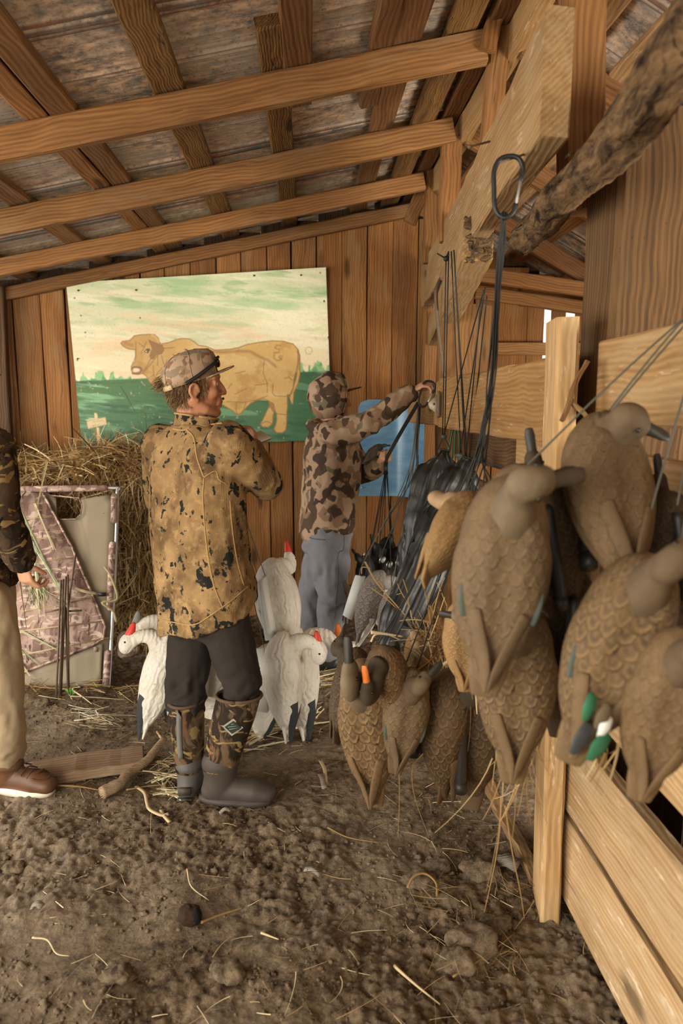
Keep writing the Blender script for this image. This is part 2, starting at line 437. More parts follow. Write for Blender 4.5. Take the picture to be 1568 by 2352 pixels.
def tin_sheet(y0, y1, side):
    mb = MB(); n = 90; prof = []
    for i in range(n + 1):
        t = i / n; y = y0 + (y1 - y0 + 0.02) * t; h = 0.0
        for c, wd, hh in ((0.03, 0.014, -0.020), (0.075, 0.012, -0.012), (0.34, 0.012, -0.007), (0.52, 0.012, -0.010), (0.56, 0.012, -0.006), (0.94, 0.014, -0.014)): h += hh * math.exp(-((t - c) / wd) ** 2)
        prof.append((y, h))
    rg = np.random.default_rng(int(y0 * 100) + 500)
    xs = np.linspace(-3.5, 0.79, 8) if side < 0 else np.linspace(0.77, 3.7, 6); rings = []
    for x in xs: rings.append([(x, y, (3.055 + 0.21 * (x - 0.75) if side < 0 else 3.06 - 0.55 * (x - 0.78)) + h + rg.normal() * 0.0015) for y, h in prof])
    mb.loft(rings, False, False); me = mb.mesh('tin', ce.location); at = me.color_attributes.new('rib', 'FLOAT_COLOR', 'POINT'); rb = [min(1, max(0, -h - .003) / .010) for y, h in prof] * len(xs); at.data.foreach_set('color', [q for r_ in rb for q in (r_, r_, r_, 1)])
    o = put('roof_sheet', me, M_TIN, ce, None, (rg.uniform(1.0, 1.2),) * 3); s = o.modifiers.new('thick', 'SOLIDIFY'); s.thickness = 0.0015


yy = -1.4
while yy < 5.1:
    tin_sheet(yy, yy + 0.62, -1); tin_sheet(yy, yy + 0.62, 1); yy += 0.62

PUR = [(-3.3, .12, -1.4, 5.05), (-2.85, .12, -1.4, 5.05), (-2.35, .11, -1.4, 5.05), (-1.9, .11, -1.4, 5.05), (-1.39, .11, -1.4, 5.05), (-0.99, .085, -1.4, 5.05), (-0.89, .10, -1.4, 5.05), (-0.50, .12, -1.4, 5.05),
       (-0.10, .11, 2.5, 5.05), (-0.02, .11, -1.4, 3.15), (0.29, .085, -1.4, 3.3), (0.385, .115, -1.4, 5.05), (0.60, .12, -1.4, 5.05), (0.735, .09, -1.4, 5.05)]
ptint = [(.95, .9, .85), (.62, .56, .5), (.8, .74, .66), (.55, .5, .45)]
for k, (x, w, a, b) in enumerate(PUR):
    z = zr(x) + 0.022; c = (.72, .62, .52) if x > -.6 else ptint[k % 2]
    if x == -0.99: c = (1.1, .95, .8)
    if x == -0.89: c = (.75, .68, .6)
    beam('purlin', (x, a, z), (x, b, z + 0.002), w, 0.04, M_ROT if k in (8, 7, 12) else M_BEAM, (-0.21, 0, 1), ce, c, seg=18, wob=0.004, rough_end=0.02)
for k, (x, w) in enumerate(((1.0, .13), (1.22, .15), (1.5, .14), (1.85, .14), (2.2, .13), (2.6, .13), (3.0, .13), (3.45, .13))):
    z = zr(x) + 0.022; beam('purlin', (x, -1.4, z), (x, 5.05, z), w, 0.04, M_PALE if k % 2 else M_BEAM, (0.55, 0, 1), ce, (1, .9, .78), seg=14, wob=0.004)

# ---- roof timbers, each a thing of its own
def timber(label, p0, p1, w, h, mat=None, up=(0, 0, 1), col=None, name='timber_beam', cat='beam', **kw):
    return tag(beam(name, p0, p1, w, h, mat or M_BEAM, up, None, col, **kw), label, cat)


def rafter(y, x0, x1, w, h, label, col, dz=0.0):
    timber(label, (x0, y, zr(x0) - h / 2 + dz), (x1, y, zr(x1) - h / 2 + dz), w, h, None, (-0.21, 0, 1), col, 'rafter', 'rafter', seg=22, wob=0.004)


rafter(2.80, -3.45, 0.69, .046, .115, 'long sloping rafter nearest the camera, knotty and orange tan, over the whole roof', (1.05, .93, .78))
rafter(3.62, -3.45, 0.75, .05, .115, 'middle sloping rafter between two others, ending at a short post', (1.02, .92, .78))
rafter(4.42, -3.45, 0.74, .05, .10, 'third sloping rafter, just in front of the board wall', (1.1, .96, .8))
rafter(4.96, -3.45, 0.74, .05, .085, 'sloping plate board nailed along the top of the board wall', (.8, .7, .58), -0.035)
rafter(1.85, -3.45, 0.72, .05, .115, 'sloping rafter overhead above the camera', (1, .9, .76))
rafter(0.3, -3.45, 0.72, .05, .115, 'sloping rafter behind the camera', (1, .9, .76))
for y, l in ((2.75, 'rafter of the other bay sloping away from the ridge, nearest one'), (3.62, 'rafter of the other bay sloping down behind the rotten log'), (4.42, 'lower rafter of the other bay seen above the gate'), (1.6, 'rafter of the other bay above the thick post')):
    timber(l, (0.84, y, zr(0.84) - .05), (3.6, y, zr(3.6) - .05), .05, .11, None, (0.55, 0, 1), (.75, .6, .46), 'rafter', 'rafter', seg=14)
for (a, b, Y, l) in (((1120, 632), (1400, 672), 4.3, 'level tie beam in the other bay, upper of two above the gate'), ((1120, 676), (1400, 716), 4.7, 'level tie beam in the other bay, lower of two above the gate')):
    p0, p1 = P(*a, Y), P(*b, Y); d = (p1 - p0); timber(l, p0 - d * .1, p1 + d * 1.5, .045, .085, None, (0, 0, 1), (.85, .7, .54), 'tie_beam')
timber('thin ridge plate with bark edge running under the roof peak', (.805, 1.2, 2.97), (.815, 4.97, 2.96), .045, .14, M_PALE, (0, 0, 1), (1, .88, .7), seg=20, wob=0.008)
timber('massive pale sawn plank beam carrying the large carabiner, sawn end showing', (.58, 1.66, 2.335), (.86, 4.9, 2.42), .07, .275, M_PALE, (0, 0, 1), (.95, .88, .78), seg=24, wob=0.006, rough_end=.02)
E2 = P(1098, 548, 2.75); timber('square timber with rotten end under the massive plank beam', E2, P(985, 770, 4.9) + Vector((.05, 0, .0)), .12, .17, M_PALE, (0, 0, 1), (.98, .9, .78), seg=16, wob=0.004)
# rotten core of its end
mb = MB(); rg = np.random.default_rng(3)
for i in range(90): mb.ball(E2 + Vector((rg.uniform(-.05, .05), rg.uniform(-.03, .02), rg.uniform(-.08, .08))), tuple(rg.uniform(.006, .018, 3)), None, 7, 5)
rot = tag(put('rotten_wood_lump', fuse(mb, .005, 1, E2), wood('punky_rot', '#6b5238', '#33261a', '#1f1610', None, .3, 1.0, 1.0, 2)), 'dark crumbling rot on the end of the square timber', 'wood'); rot.location = E2
# bark log
L0, L1 = P(1205, 552, 2.5), P(1640, 60, 1.12); pts = [L0.lerp(L1, i / 24) for i in range(25)]
lr = thing('rotten_log', 'rough half rotten bark log slanting over the thick post', 'log', L0.lerp(L1, .5))
ax = basis(L1 - L0, (0, 0, 1)); LL = (L1 - L0).length; me = MB().tube([Vector((-LL / 2 + LL * i / 70, .012 * math.sin(i * .16), .010 * math.sin(i * .11 + 1))) for i in range(71)], [(.058, .052)] * 71, 36).mesh('log'); v = co(me); nn = no(me)
an = np.arctan2(v[:, 2], v[:, 1]); rad = np.hypot(v[:, 1], v[:, 2])
d = .030 * (fbm(np.stack([v[:, 0] * 5, np.cos(an) * 1.6, np.sin(an) * 1.6], 1) + 4, 4) - .5) + .020 * (np.abs(fbm(np.stack([v[:, 0] * 7, np.cos(an) * 6, np.sin(an) * 6], 1) + 9, 3) - .5) - .12) + .014 * (fbm(v * np.array((30, 90, 90)), 3) - .5)
setco(me, v + nn * d[:, None])
mlog = Mat('log_bark', .95, 0, .1); vv = mlog.obj(); f = mlog.noise(mlog.map(mlog.warp(vv, 9, .05), (5, 26, 26)), 1.3, 6, .72)
mlog.color(mlog.mix(mlog.step(f, .38, .66), C('#241a13'), C('#86694a'))); mlog.bump(f, .9, .012); M_BARK = mlog.m
put('log_wood', me, M_BARK, lr, ax.to_4x4())
mb = MB()
for i in range(26):
    t = rg.uniform(0, .55); q = L0.lerp(L1, t) + Vector((rg.uniform(-.05, .02), 0, rg.uniform(-.02, .05))); a = (L1 - L0).normalized()
    mb.box(q, (rg.uniform(.03, .09), rg.uniform(.01, .03), .006), basis(a + Vector(rg.normal(0, .18, 3)), (-.6, -.2, .7)))
tag(part(lr, 'bark_flake', mb, M_BARK), None, None, None, 'stuff')
timber('thick square post with grooved weathered faces under the bark log', (1.0, 2.02, -.05), (1.0, 2.02, P(1470, 258, 1.95).z), .31, .22, M_DARKW, (0, -1, 0), (.92, .78, .60), 'timber_post', 'post', seg=12, cham=.015, wob=.005)
timber('upright square post rising to the roof behind the bark log', (.875, 2.25, 2.2), (.845, 2.25, 3.02), .115, .11, M_BEAM, (0, -1, 0), (.85, .74, .62), 'timber_post', 'post')
KP = [((1117, 330), (1152, 58), 2.83, .075, 'short leaning king post with knot at the end of the nearest rafter', (1, .8, .58)), ((1032, 500), (1036, 318), 3.66, .10, 'short king post under the middle rafter', (1, .82, .62)), ((988, 560), (992, 388), 4.46, .085, 'short king post under the third rafter', (.8, .68, .52))]
for a, b, Y, w, l, c in KP: timber(l, P(*a, Y) - Vector((0, 0, .12)), P(*b, Y), w, .06, None, (0, -1, 0), c, 'king_post', 'post', seg=6)
timber('small cleat nailed across the end of the nearest rafter', P(1118, 118, 2.76), P(1140, 28, 2.76), .06, .03, None, (0, -1, 0), (.85, .7, .5), 'wood_cleat', 'wood', seg=4)
timber('diagonal brace between the third rafter and the board wall', P(940, 512, 4.6), P(985, 405, 4.6), .085, .04, None, (0, -1, 0), (1, .85, .65), 'wood_brace', 'brace', seg=6)
timber('dark corner post standing against the board wall behind the hay', P(4, 1010, 4.93) * 1.0 - Vector((0, 0, 1.5)), P(-4, 660, 4.93), .085, .06, M_DARKW, (0, -1, 0), (.8, .7, .6), 'timber_post', 'post', seg=8)
timber('weathered round post behind the hinged gate board', (.955, 4.12, -.05), (.945, 4.12, P(1060, 705, 4.1).z), .30, .26, M_BEAM, (0, -1, 0), (.86, .78, .62), 'timber_post', 'post', seg=10, cham=.09, wob=.006)
timber('square post against the board wall beside the hinge', (.905, 4.86, -.05), (.90, 4.86, 2.25), .13, .12, M_BEAM, (0, -1, 0), (.9, .78, .6), 'timber_post', 'post', seg=10, wob=.006)
for x, y, l in ((-3.2, 4.6, 'roof post far out at the open side of the barn'), (-3.2, 1.2, 'roof post at the open side of the barn, nearer one'), (-3.2, -1.2, 'roof post at the open side of the barn behind the camera'), (3.45, 4.6, 'roof post at the outer side of the other bay'), (3.45, 1.0, 'roof post at the outer side of the other bay, nearer one')):
    timber(l, (x, y, -.1), (x, y, zr(x)), .14, .14, M_BEAM, (0, -1, 0), (.8, .7, .58), 'timber_post', 'post', seg=8)

# ---- fence of boards between the bays
wr = tag(empty('wall_right', (.8, 1.8, 0)), 'fence of thick pale boards beside the hanging duck decoys', None, None, 'structure')
def board(p0, p1, t, h, col, mat=None, **kw): return beam('board', p0, p1, t, h, mat or M_PALE, (0, 0, 1), wr, col, seg=16, wob=.004, **kw)
board((.82, -.9, .172), (.82, 1.99, .185), .04, .27, (1.22, 1.22, 1.22))
board((.82, -.9, .475), (.82, 2.0, .48), .045, .26, (1.22, 1.22, 1.22))
board((.825, -.9, .845), (.825, 2.3, .845), .04, .27, (1.2, 1.18, 1.15))
board((.80, -.9, 1.66), (.825, 1.87, 1.65), .045, .225, (.92, .84, .70))
board((.815, -.9, 1.37), (.83, 2.6, 1.37), .035, .2, (.95, .86, .72))
gate = board((.775, 2.0, 1.605), (.755, 3.76, 1.61), .042, .265, (.98, .82, .60))
board((.735, 3.72, 1.60), (.745, 4.8, 1.60), .045, .235, (.95, .82, .62))
for k in range(11): beam('lining_board', (1.02, -.9 + .3 * k, -.05), (1.02, -.9 + .3 * k, 1.25), .29, .02, M_DARKW, (-1, 0, 0), wr, (.5, .42, .36), seg=4)
beam('lining_board', (.98, 2.3, 1.38), (.98, 4.2, 1.38), .03, .2, M_DARKW, (0, 0, 1), wr, (.9, .8, .7), seg=6)
beam('lining_board', (.99, 2.3, 1.08), (.99, 4.2, 1.08), .03, .2, M_BEAM, (0, 0, 1), wr, (.9, .8, .7), seg=6)
timber('pale fence post standing in the dirt in front of the boards', (.765, 1.95, -.06), (.728, 1.95, 1.83), .062, .15, M_PALE, (-.15, -1, 0), (1.15, 1.1, 1.0), 'fence_post', 'post', seg=12, cham=.008)

timber('splintered wood strip nailed slanting across the pale fence post', P(1346, 832, 1.84), P(1288, 965, 1.82), .012, .035, M_BEAM, (-.3, -1, 0), (.95, .9, .82), 'wood_strip', 'wood', seg=6, wob=.004)
timber('short pale wedge of wood at the foot of the slanting strip on the fence post', P(1312, 918, 1.83), P(1350, 965, 1.82), .012, .03, M_PALE, (-.3, -1, 0), (1, .9, .75), 'wood_strip', 'wood', seg=4)
# ================================================================ painted bull board on the wall
def in_poly(x, y, pg):
    r = np.zeros(len(x), dtype=bool); n = len(pg)
    for i in range(n):
        (x0, y0), (x1, y1) = pg[i], pg[(i + 1) % n]
        if y0 == y1: continue
        r ^= ((y0 > y) != (y1 > y)) & (x < (x1 - x0) * (y - y0) / (y1 - y0) + x0)
    return r


def dline(x, y, pl):
    d = np.full(len(x), 1e9)
    for (x0, y0), (x1, y1) in zip(pl[:-1], pl[1:]):
        dx, dy = x1 - x0, y1 - y0; t = np.clip(((x - x0) * dx + (y - y0) * dy) / (dx * dx + dy * dy + 1e-9), 0, 1)
        d = np.minimum(d, np.hypot(x - x0 - t * dx, y - y0 - t * dy))
    return d


f1 = lambda *q: [(250 + a / 5.807, 740 + b / 5.807) for a, b in q]
f2 = lambda *q: [(480 + a / 5.227, 740 + b / 5.227) for a, b in q]
f3 = lambda *q: [(140 + a / 7.127, 820 + b / 7.127) for a, b in q]
TOPL = f1((700, 270), (800, 250), (880, 215), (960, 200), (1060, 205), (1130, 245), (1180, 290), (1280, 305), (1380, 345)) + f2((60, 318), (230, 310), (340, 290), (450, 250), (600, 225), (750, 208), (880, 212), (1000, 245), (1060, 310), (1078, 390), (1060, 480), (1040, 560), (1010, 680), (1000, 800), (980, 850), (930, 860))
HLEG = f2((930, 860), (935, 980), (925, 1080), (925, 1200), (910, 1290), (870, 1325), (800, 1320), (765, 1280), (790, 1230), (805, 1160), (800, 1080), (780, 1055))
FLEG = f2((780, 1055), (760, 1100), (755, 1180), (750, 1215), (700, 1255), (630, 1250), (605, 1215), (640, 1150), (680, 1060), (715, 1000), (705, 930))
BELLY = f2((705, 930), (640, 905), (560, 925), (490, 960), (420, 1030), (370, 1085), (325, 1100), (270, 1050), (200, 1010), (160, 980))
FRONT = [(470, 925), (468, 985), (440, 985), (438, 915)] + f1((750, 845), (590, 830), (530, 780), (490, 700), (440, 665))
BODY = TOPL + HLEG + FLEG + BELLY + FRONT
HEAD = f1((440, 665), (380, 680), (310, 670), (290, 620), (290, 570), (340, 500), (350, 430), (345, 350), (300, 345), (240, 335), (180, 300), (150, 265), (170, 240), (270, 225), (330, 165), (420, 150), (520, 145), (600, 150), (650, 200), (655, 240), (700, 290), (720, 360), (690, 400), (650, 410), (600, 470), (540, 550), (480, 620), (440, 665))
TAIL = f2((1060, 310), (1085, 390), (1085, 600), (1060, 720), (1010, 830), (1000, 960), (985, 970), (960, 900), (970, 840), (1000, 780), (1040, 650), (1060, 500), (1060, 310))
CHEEK = f1((510, 210), (560, 230), (700, 290), (720, 360), (690, 400), (620, 420), (590, 470), (540, 480), (530, 420), (560, 330))
STRK = [f1((540, 480), (500, 570), (440, 640)), f1((350, 240), (350, 350), (345, 440), (300, 540)), f1((760, 480), (740, 560), (640, 650), (620, 690)), f1((640, 430), (640, 560)), f1((690, 430), (720, 540)), f1((580, 560), (590, 700)), f1((840, 410), (900, 460)), f1((1050, 390), (990, 500)), f1((720, 330), (860, 320)), f1((860, 420), (850, 520)), f1((720, 600), (900, 570)), f1((1160, 440), (1240, 400)), f1((420, 400), (490, 240)), f1((390, 260), (460, 310)),
        f2((650, 440), (640, 600), (690, 720), (690, 830)), f2((220, 780), (260, 720)), f2((300, 850), (440, 780)), f2((760, 740), (750, 830), (780, 870), (920, 880)), f2((200, 940), (400, 950), (560, 920), (690, 870)), f2((900, 660), (950, 640), (985, 680)), f2((300, 600), (420, 570)), f2((540, 740), (700, 720)), f2((810, 1090), (915, 1100)), f2((620, 1210), (680, 1180), (740, 1210)), f2((320, 960), (310, 1040), (330, 1090)), f2((430, 955), (400, 1040)), f2((1050, 330), (1078, 400), (1075, 560))]
BRAND = [f2((850, 262), (800, 262), (780, 290), (830, 310), (835, 345), (770, 350)), f2((775, 370), (770, 410), (800, 440), (850, 440), (870, 400)), f2((850, 390), (830, 400), (860, 430))]
BACKS = f2((0, 335), (150, 345), (330, 330), (480, 335), (600, 400), (700, 440), (790, 515))


def build_painting():
    c4 = [(153, 650), (748, 615), (762, 1010), (190, 1030)]; nu, nv = 480, 312
    u, v = np.meshgrid(np.linspace(0, 1, nu), np.linspace(0, 1, nv)); u, v = u.ravel(), v.ravel()
    bil = lambda q: ((1 - u) * (1 - v))[:, None] * q[0] + (u * (1 - v))[:, None] * q[1] + (u * v)[:, None] * q[2] + ((1 - u) * v)[:, None] * q[3]
    px = bil(np.array(c4, float)); org = P(455, 825, 4.955); YB = 4.965
    co3 = bil(np.array([tuple(P(a, b, YB) - org) for a, b in c4])); co3[:, 1] += -0.012 + 0.004 * np.sin(u * 5) + .003 * np.sin(v * 4 + u * 3)
    x, y = px[:, 0], px[:, 1]; st = lambda sx, sy, o, k=4: fbm(np.stack([x * sx + y * sy * .25 + o, y * sy - x * sy * .12], 1), k, .6)
    def mx(a, c, w): return a * (1 - w[:, None]) + np.array(C(c))[None] * w[:, None]
    col = np.zeros((len(x), 3)); hor = 871 - (x - 176) * 0.041
    t = np.clip((y - 625) / 235, 0, 1); col[:] = C('#d2d6ae'); col = mx(col, '#f0dcb4', np.clip((t - .25) * 1.7, 0, 1))
    col = mx(col, '#a3c08c', np.clip((st(.006, .035, 3) - .47) * 4.0, 0, .9) * np.clip(1.25 - t * 1.25, 0.05, 1))
    col = mx(col, '#83aa77', np.clip((st(.012, .06, 40) - .6) * 6, 0, .6) * np.clip(1.1 - t * 1.3, 0, 1))
    col = mx(col, '#f1e7c6', np.clip((st(.007, .05, 77) - .54) * 5, 0, .7))
    col = mx(col, '#efc69c', np.clip((st(.008, .045, 120) - .55) * 5, 0, .5) * np.clip(t * 1.6, .1, 1))
    # trees on the skyline, then the field
    tn = fbm(np.stack([x * .09, y * .035], 1), 3); edge = np.where(x < 300, 1.25 * np.clip(1 - (x - 176) / 150, .15, 1), np.clip((x - 660) / 40, 0, 1))
    tree = np.clip(((y - hor + 34 * edge * np.clip((tn - .28) * 2.2, 0, 1.2)) / 6), 0, 1); col = mx(col, '#78b979', tree * .85)
    col = mx(col, '#4f9a5d', tree * np.clip((st(.09, .09, 9) - .5) * 6, 0, .8))
    g = np.clip((y - hor) / 2.5, 0, 1); gt = np.clip((y - hor) / 160, 0, 1); fld = np.zeros_like(col); fld[:] = C('#56794b'); fld = mx(fld, '#4b7a5c', gt * .75)
    fld = mx(fld, '#3d5f45', np.clip((st(.012, .09, 200) - .5) * 4, 0, .8)); fld = mx(fld, '#8fbd8d', np.clip((st(.008, .05, 260) - .56) * 7, 0, .8) * np.clip(1.2 - gt, .2, 1))
    fld = mx(fld, '#d8d3a0', np.clip((st(.006, .05, 320) - .70) * 12, 0, .7)); fld = mx(fld, '#c9b193', np.clip((fbm(px * .16, 2) - .80) * 12, 0, .6))
    fld = mx(fld, '#2f6040', np.clip((x - 640) / 80, 0, .55)); col = col * (1 - g[:, None]) + fld * g[:, None]
    # sign with scrawled lines
    for pg in (f3((545, 900), (590, 900), (605, 1000), (550, 1010)), f3((585, 1140), (625, 1140), (665, 1470), (600, 1470)), f3((425, 1045), (725, 970), (748, 1090), (450, 1165))): col = mx(col, '#e0c69a', in_poly(x, y, pg) * .95)
    for pl in (f3((425, 1045), (725, 970), (748, 1090), (450, 1165), (425, 1045)), f3((548, 900), (590, 900))): col = mx(col, '#c98d66', np.clip(1.3 - dline(x, y, pl), 0, 1) * .7)
    for pl in (f3((520, 1055), (545, 1035), (560, 1050), (585, 1030), (600, 1045), (625, 1020), (640, 1038), (665, 1018), (700, 1035)), f3((510, 1115), (560, 1100), (600, 1105), (640, 1085))): col = mx(col, '#6d7a55', np.clip(1.1 - dline(x, y, pl), 0, 1) * .6)
    # the bull
    b = in_poly(x, y, BODY) | in_poly(x, y, HEAD) | in_poly(x, y, TAIL); bc = np.zeros_like(col); bc[:] = C('#d3ab68'); bc = mx(bc, '#dfbd80', np.clip((st(.02, .03, 500) - .5) * 4, 0, .8)); bc = mx(bc, '#b98b4c', np.clip((st(.03, .03, 540) - .58) * 5, 0, .6))
    bc = mx(bc, '#a87c48', np.clip((420 - x) / 160, 0, .35)); bc = mx(bc, '#8a6238', in_poly(x, y, CHEEK) * .75); bc = mx(bc, '#9a7038', np.clip(1 - dline(x, y, BACKS) / 6, 0, 1) * .7)
    bc = mx(bc, '#9b6f45', in_poly(x, y, f2((705, 930), (770, 960), (790, 1050), (760, 1070), (715, 1000))) * .8); bc = mx(bc, '#9c7444', np.clip(1 - dline(x, y, f1((200, 265), (300, 290))) / 7, 0, 1) * .6)
    col = np.where(b[:, None], bc, col)
    for pl in [TOPL, HLEG, FLEG, BELLY, HEAD, TAIL, FRONT[3:]]: col = mx(col, '#9a6f3a', np.clip(1.6 - dline(x, y, pl) / 1.2, 0, 1) * .75)
    for pl in STRK: col = mx(col, '#8a6236', np.clip(1.5 - dline(x, y, pl) / 1.1, 0, 1) * .62)
    for pl in BRAND: col = mx(col, '#9a6d38', np.clip(1.5 - dline(x, y, pl) / 2.0, 0, 1) * .55)
    col = mx(col, '#e7d8bd', in_poly(x, y, f1((320, 595), (385, 590), (400, 630), (350, 650), (320, 640))) * .9)
    col = mx(col, '#7a5836', np.clip(1.5 - dline(x, y, f1((300, 600), (330, 580), (410, 585), (430, 620), (400, 660), (310, 665))) / 2, 0, 1) * .8)
    eye = f1((455, 380), (490, 335), (535, 335), (540, 355), (510, 395)); col = mx(col, '#5a452c', in_poly(x, y, eye) * .85)
    col = mx(col, '#e6dcc0', (np.hypot(x - 333.5, y - 804) < 1.7) * .9); col = mx(col, '#d9b37a', np.clip(1.4 - dline(x, y, f1((560, 160), (600, 170), (635, 215), (650, 245))) / 2.5, 0, 1) * .7)
    col = mx(col, '#b29a72', np.clip(1.4 - np.abs(np.hypot(x - 708, y - 802) - 8) / 1.6, 0, 1) * .5)
    for pl in (f3((965, 455), (1060, 600), (1130, 740), (1200, 860)), f3((1370, 900), (1385, 1050), (1400, 1300), (1425, 1500))): col = mx(col, '#4d4a2b', np.clip(1.4 - dline(x, y, pl) / 1.2, 0, 1) * .8)
    for (a, c) in [(180, 667), (186, 723), (196, 761), (178, 824), (312, 666), (320, 728), (583, 633), (691, 632), (744, 691), (754, 774), (735, 627), (172, 684)]: col = mx(col, '#4a3d28', np.clip(2.6 - np.hypot(x - a, y - c), 0, 1) * .8)
    col = mx(col, '#8a7a55', np.clip((fbm(px * .35, 3) - .76) * 7, 0, .35)); col *= (0.93 + .14 * fbm(px * .5, 2))[:, None]
    i = np.arange((nv - 1) * (nu - 1)); r, c = i // (nu - 1), i % (nu - 1); a = r * nu + c
    me = arr_mesh('painted_face', co3, np.stack([a, a + nu, a + nu + 1, a + 1], 1))
    at = me.color_attributes.new('Col', 'FLOAT_COLOR', 'POINT'); at.data.foreach_set('color', np.concatenate([col, np.ones((len(col), 1))], 1).astype(np.float32).ravel())
    root = thing('painted_panel', 'large painted panel of a tan bull in a green pasture, nailed to the board wall', 'painting', org)
    M = Mat('folk_paint', .55, 0, .3); M.color(M.attr('Col')); M.bump(M.noise(M.obj(), 120, 3), .08, .002); put('painted_face', me, M.m, root)
    mb = MB(); q = [P(a, b, YB) for a, b in c4]; mb.add([w + Vector((0, d, 0)) for d in (.001, .012) for w in q], [(0, 1, 2, 3), (7, 6, 5, 4), (0, 4, 5, 1), (1, 5, 6, 2), (2, 6, 7, 3), (3, 7, 4, 0)])
    part(root, 'plywood_backing', mb, M_BEAM)
    mb = MB()
    for (a, b) in [(180, 667), (312, 666), (583, 633), (691, 632), (744, 691), (754, 774), (178, 824)]: mb.ball(P(a, b, 4.948), (.006, .003, .006), None, 8, 5)
    tag(part(root, 'nail_heads', mb, plain('rusty_nail', '#4a3323', .6, .6)), None, None, None, 'stuff')


build_painting()

# ================================================================ dry stalks and litter
def strands(n, p0, d, L, w, bend, segs=3, cols=None, name='strands', org=(0, 0, 0), mat=None, jitter=True):
    """n flat stalks as one mesh: base points p0, unit directions d, lengths L, widths w, bend vectors"""
    p0, d, bend = np.asarray(p0, float), np.asarray(d, float), np.asarray(bend, float); L, w = np.broadcast_to(L, n), np.broadcast_to(w, n)
    r = RNG.normal(size=(n, 3)); s = np.cross(d, r); s /= np.linalg.norm(s, axis=1)[:, None] + 1e-9; V = []
    for k in range(segs + 1):
        t = k / segs; c = p0 + d * (L * t)[:, None] + bend * (L * t * t)[:, None]; ww = w * (1 - .55 * t)
        V += [c + s * (ww / 2)[:, None], c - s * (ww / 2)[:, None]]
    V = np.stack(V, 1); m = 2 * (segs + 1); base = (np.arange(n) * m)[:, None]
    F = np.concatenate([base + np.array([2 * k, 2 * k + 1, 2 * k + 3, 2 * k + 2])[None] for k in range(segs)])
    me = arr_mesh(name, V.reshape(-1, 3) - np.asarray(org), F)
    if cols is not None:
        c = np.array([C(q) for q in cols]); c = c[RNG.integers(0, len(c), n)] * RNG.uniform(.65, 1.15, (n, 1)); c = np.repeat(np.concatenate([c, np.ones((n, 1))], 1), m, 0)
        at = me.color_attributes.new('Col', 'FLOAT_COLOR', 'POINT'); at.data.foreach_set('color', c.astype(np.float32).ravel())
    return me


M = Mat('dry_stalk', .8, 0, .2); M.color(M.mix(1.0, M.attr('Col'), M.tint(), 'MULTIPLY')); M_STALK = M.m
M_HAYCORE = plain('hay_core_brown', '#6b5030', .95, 0, .1, .5, 30, .5)  # mottled brown of the solid bulk under the strands
STR = ['#a6824f', '#bd9a64', '#8c6a3a', '#cdae78', '#6d502e', '#d8c197']


def unit(a): return a / (np.linalg.norm(a, axis=1)[:, None] + 1e-9)


def build_hay():
    root = thing('hay_stack', 'tall stack of tangled dry brown grass and stalks against the board wall', 'hay', (-1.7, 4.55, 0))
    mb = MB(); rg = np.random.default_rng(4)
    top = lambda x: 1.24 + .07 * math.sin(x * 5 + 1) - .22 * max(0, (x + 1.25) * 3.2)
    for x in np.arange(-2.35, -1.03, .1):
        h = top(x) - .10
        for z in np.arange(0.1, h, .12): mb.ball((x + rg.uniform(-.04, .04), 4.58 + rg.uniform(-.05, .04), z), (.15, .23, .13), None, 8, 6)
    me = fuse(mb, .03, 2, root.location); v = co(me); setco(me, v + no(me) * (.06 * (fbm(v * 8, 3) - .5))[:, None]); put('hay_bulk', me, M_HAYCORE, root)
    n = 19000; x = rg.uniform(-2.4, -1.0, n); tp = np.array([top(a) for a in x]); face = rg.random(n) < .68
    z = np.where(face, rg.uniform(0, 1, n) ** .75 * tp, tp + rg.uniform(-.06, .05, n)); y = np.where(face, 4.36 + rg.uniform(-.04, .08, n), rg.uniform(4.35, 4.9, n))
    edge = rg.random(n) < .16; x = np.where(edge, -1.02 + rg.uniform(-.08, .06, n), x); y = np.where(edge, rg.uniform(4.33, 4.75, n), y)
    d = rg.normal(size=(n, 3)); dn = np.stack([rg.normal(0, .35, n), rg.normal(-.15, .2, n), -np.abs(rg.normal(1, .3, n))], 1); dt = np.stack([rg.normal(0, 1, n), rg.normal(-.2, .6, n), rg.normal(.12, .4, n)], 1)
    d = unit(np.where((face & (rg.random(n) < .6))[:, None], dn, dt)); bend = np.stack([rg.normal(0, .25, n), rg.normal(-.1, .15, n), -np.abs(rg.normal(0, .35, n))], 1)
    L = rg.uniform(.06, .26, n); L = np.minimum(L, np.where(d[:, 2] < -.3, z + .02, .3)); w = rg.choice([.003, .004, .005, .008, .012], n)
    tag(put('hay_strands', strands(n, np.stack([x, y, z], 1), d, L, w, bend, 3, STR, 'hay', root.location), M_STALK, root), None, None, None, 'stuff')
    n = 160; x = rg.uniform(-2.3, -1.1, n); d = unit(np.stack([rg.normal(0, .5, n), rg.normal(-.1, .2, n), np.abs(rg.normal(1, .3, n))], 1)); tp = np.array([top(a) for a in x])
    tag(put('standing_stalks', strands(n, np.stack([x, rg.uniform(4.35, 4.7, n), tp - .06], 1), d, rg.uniform(.1, .26, n), .005, rg.normal(0, .2, (n, 3)), 4, STR, 'stalks', root.location), M_STALK, root), None, None, None, 'stuff')
    return root


build_hay()

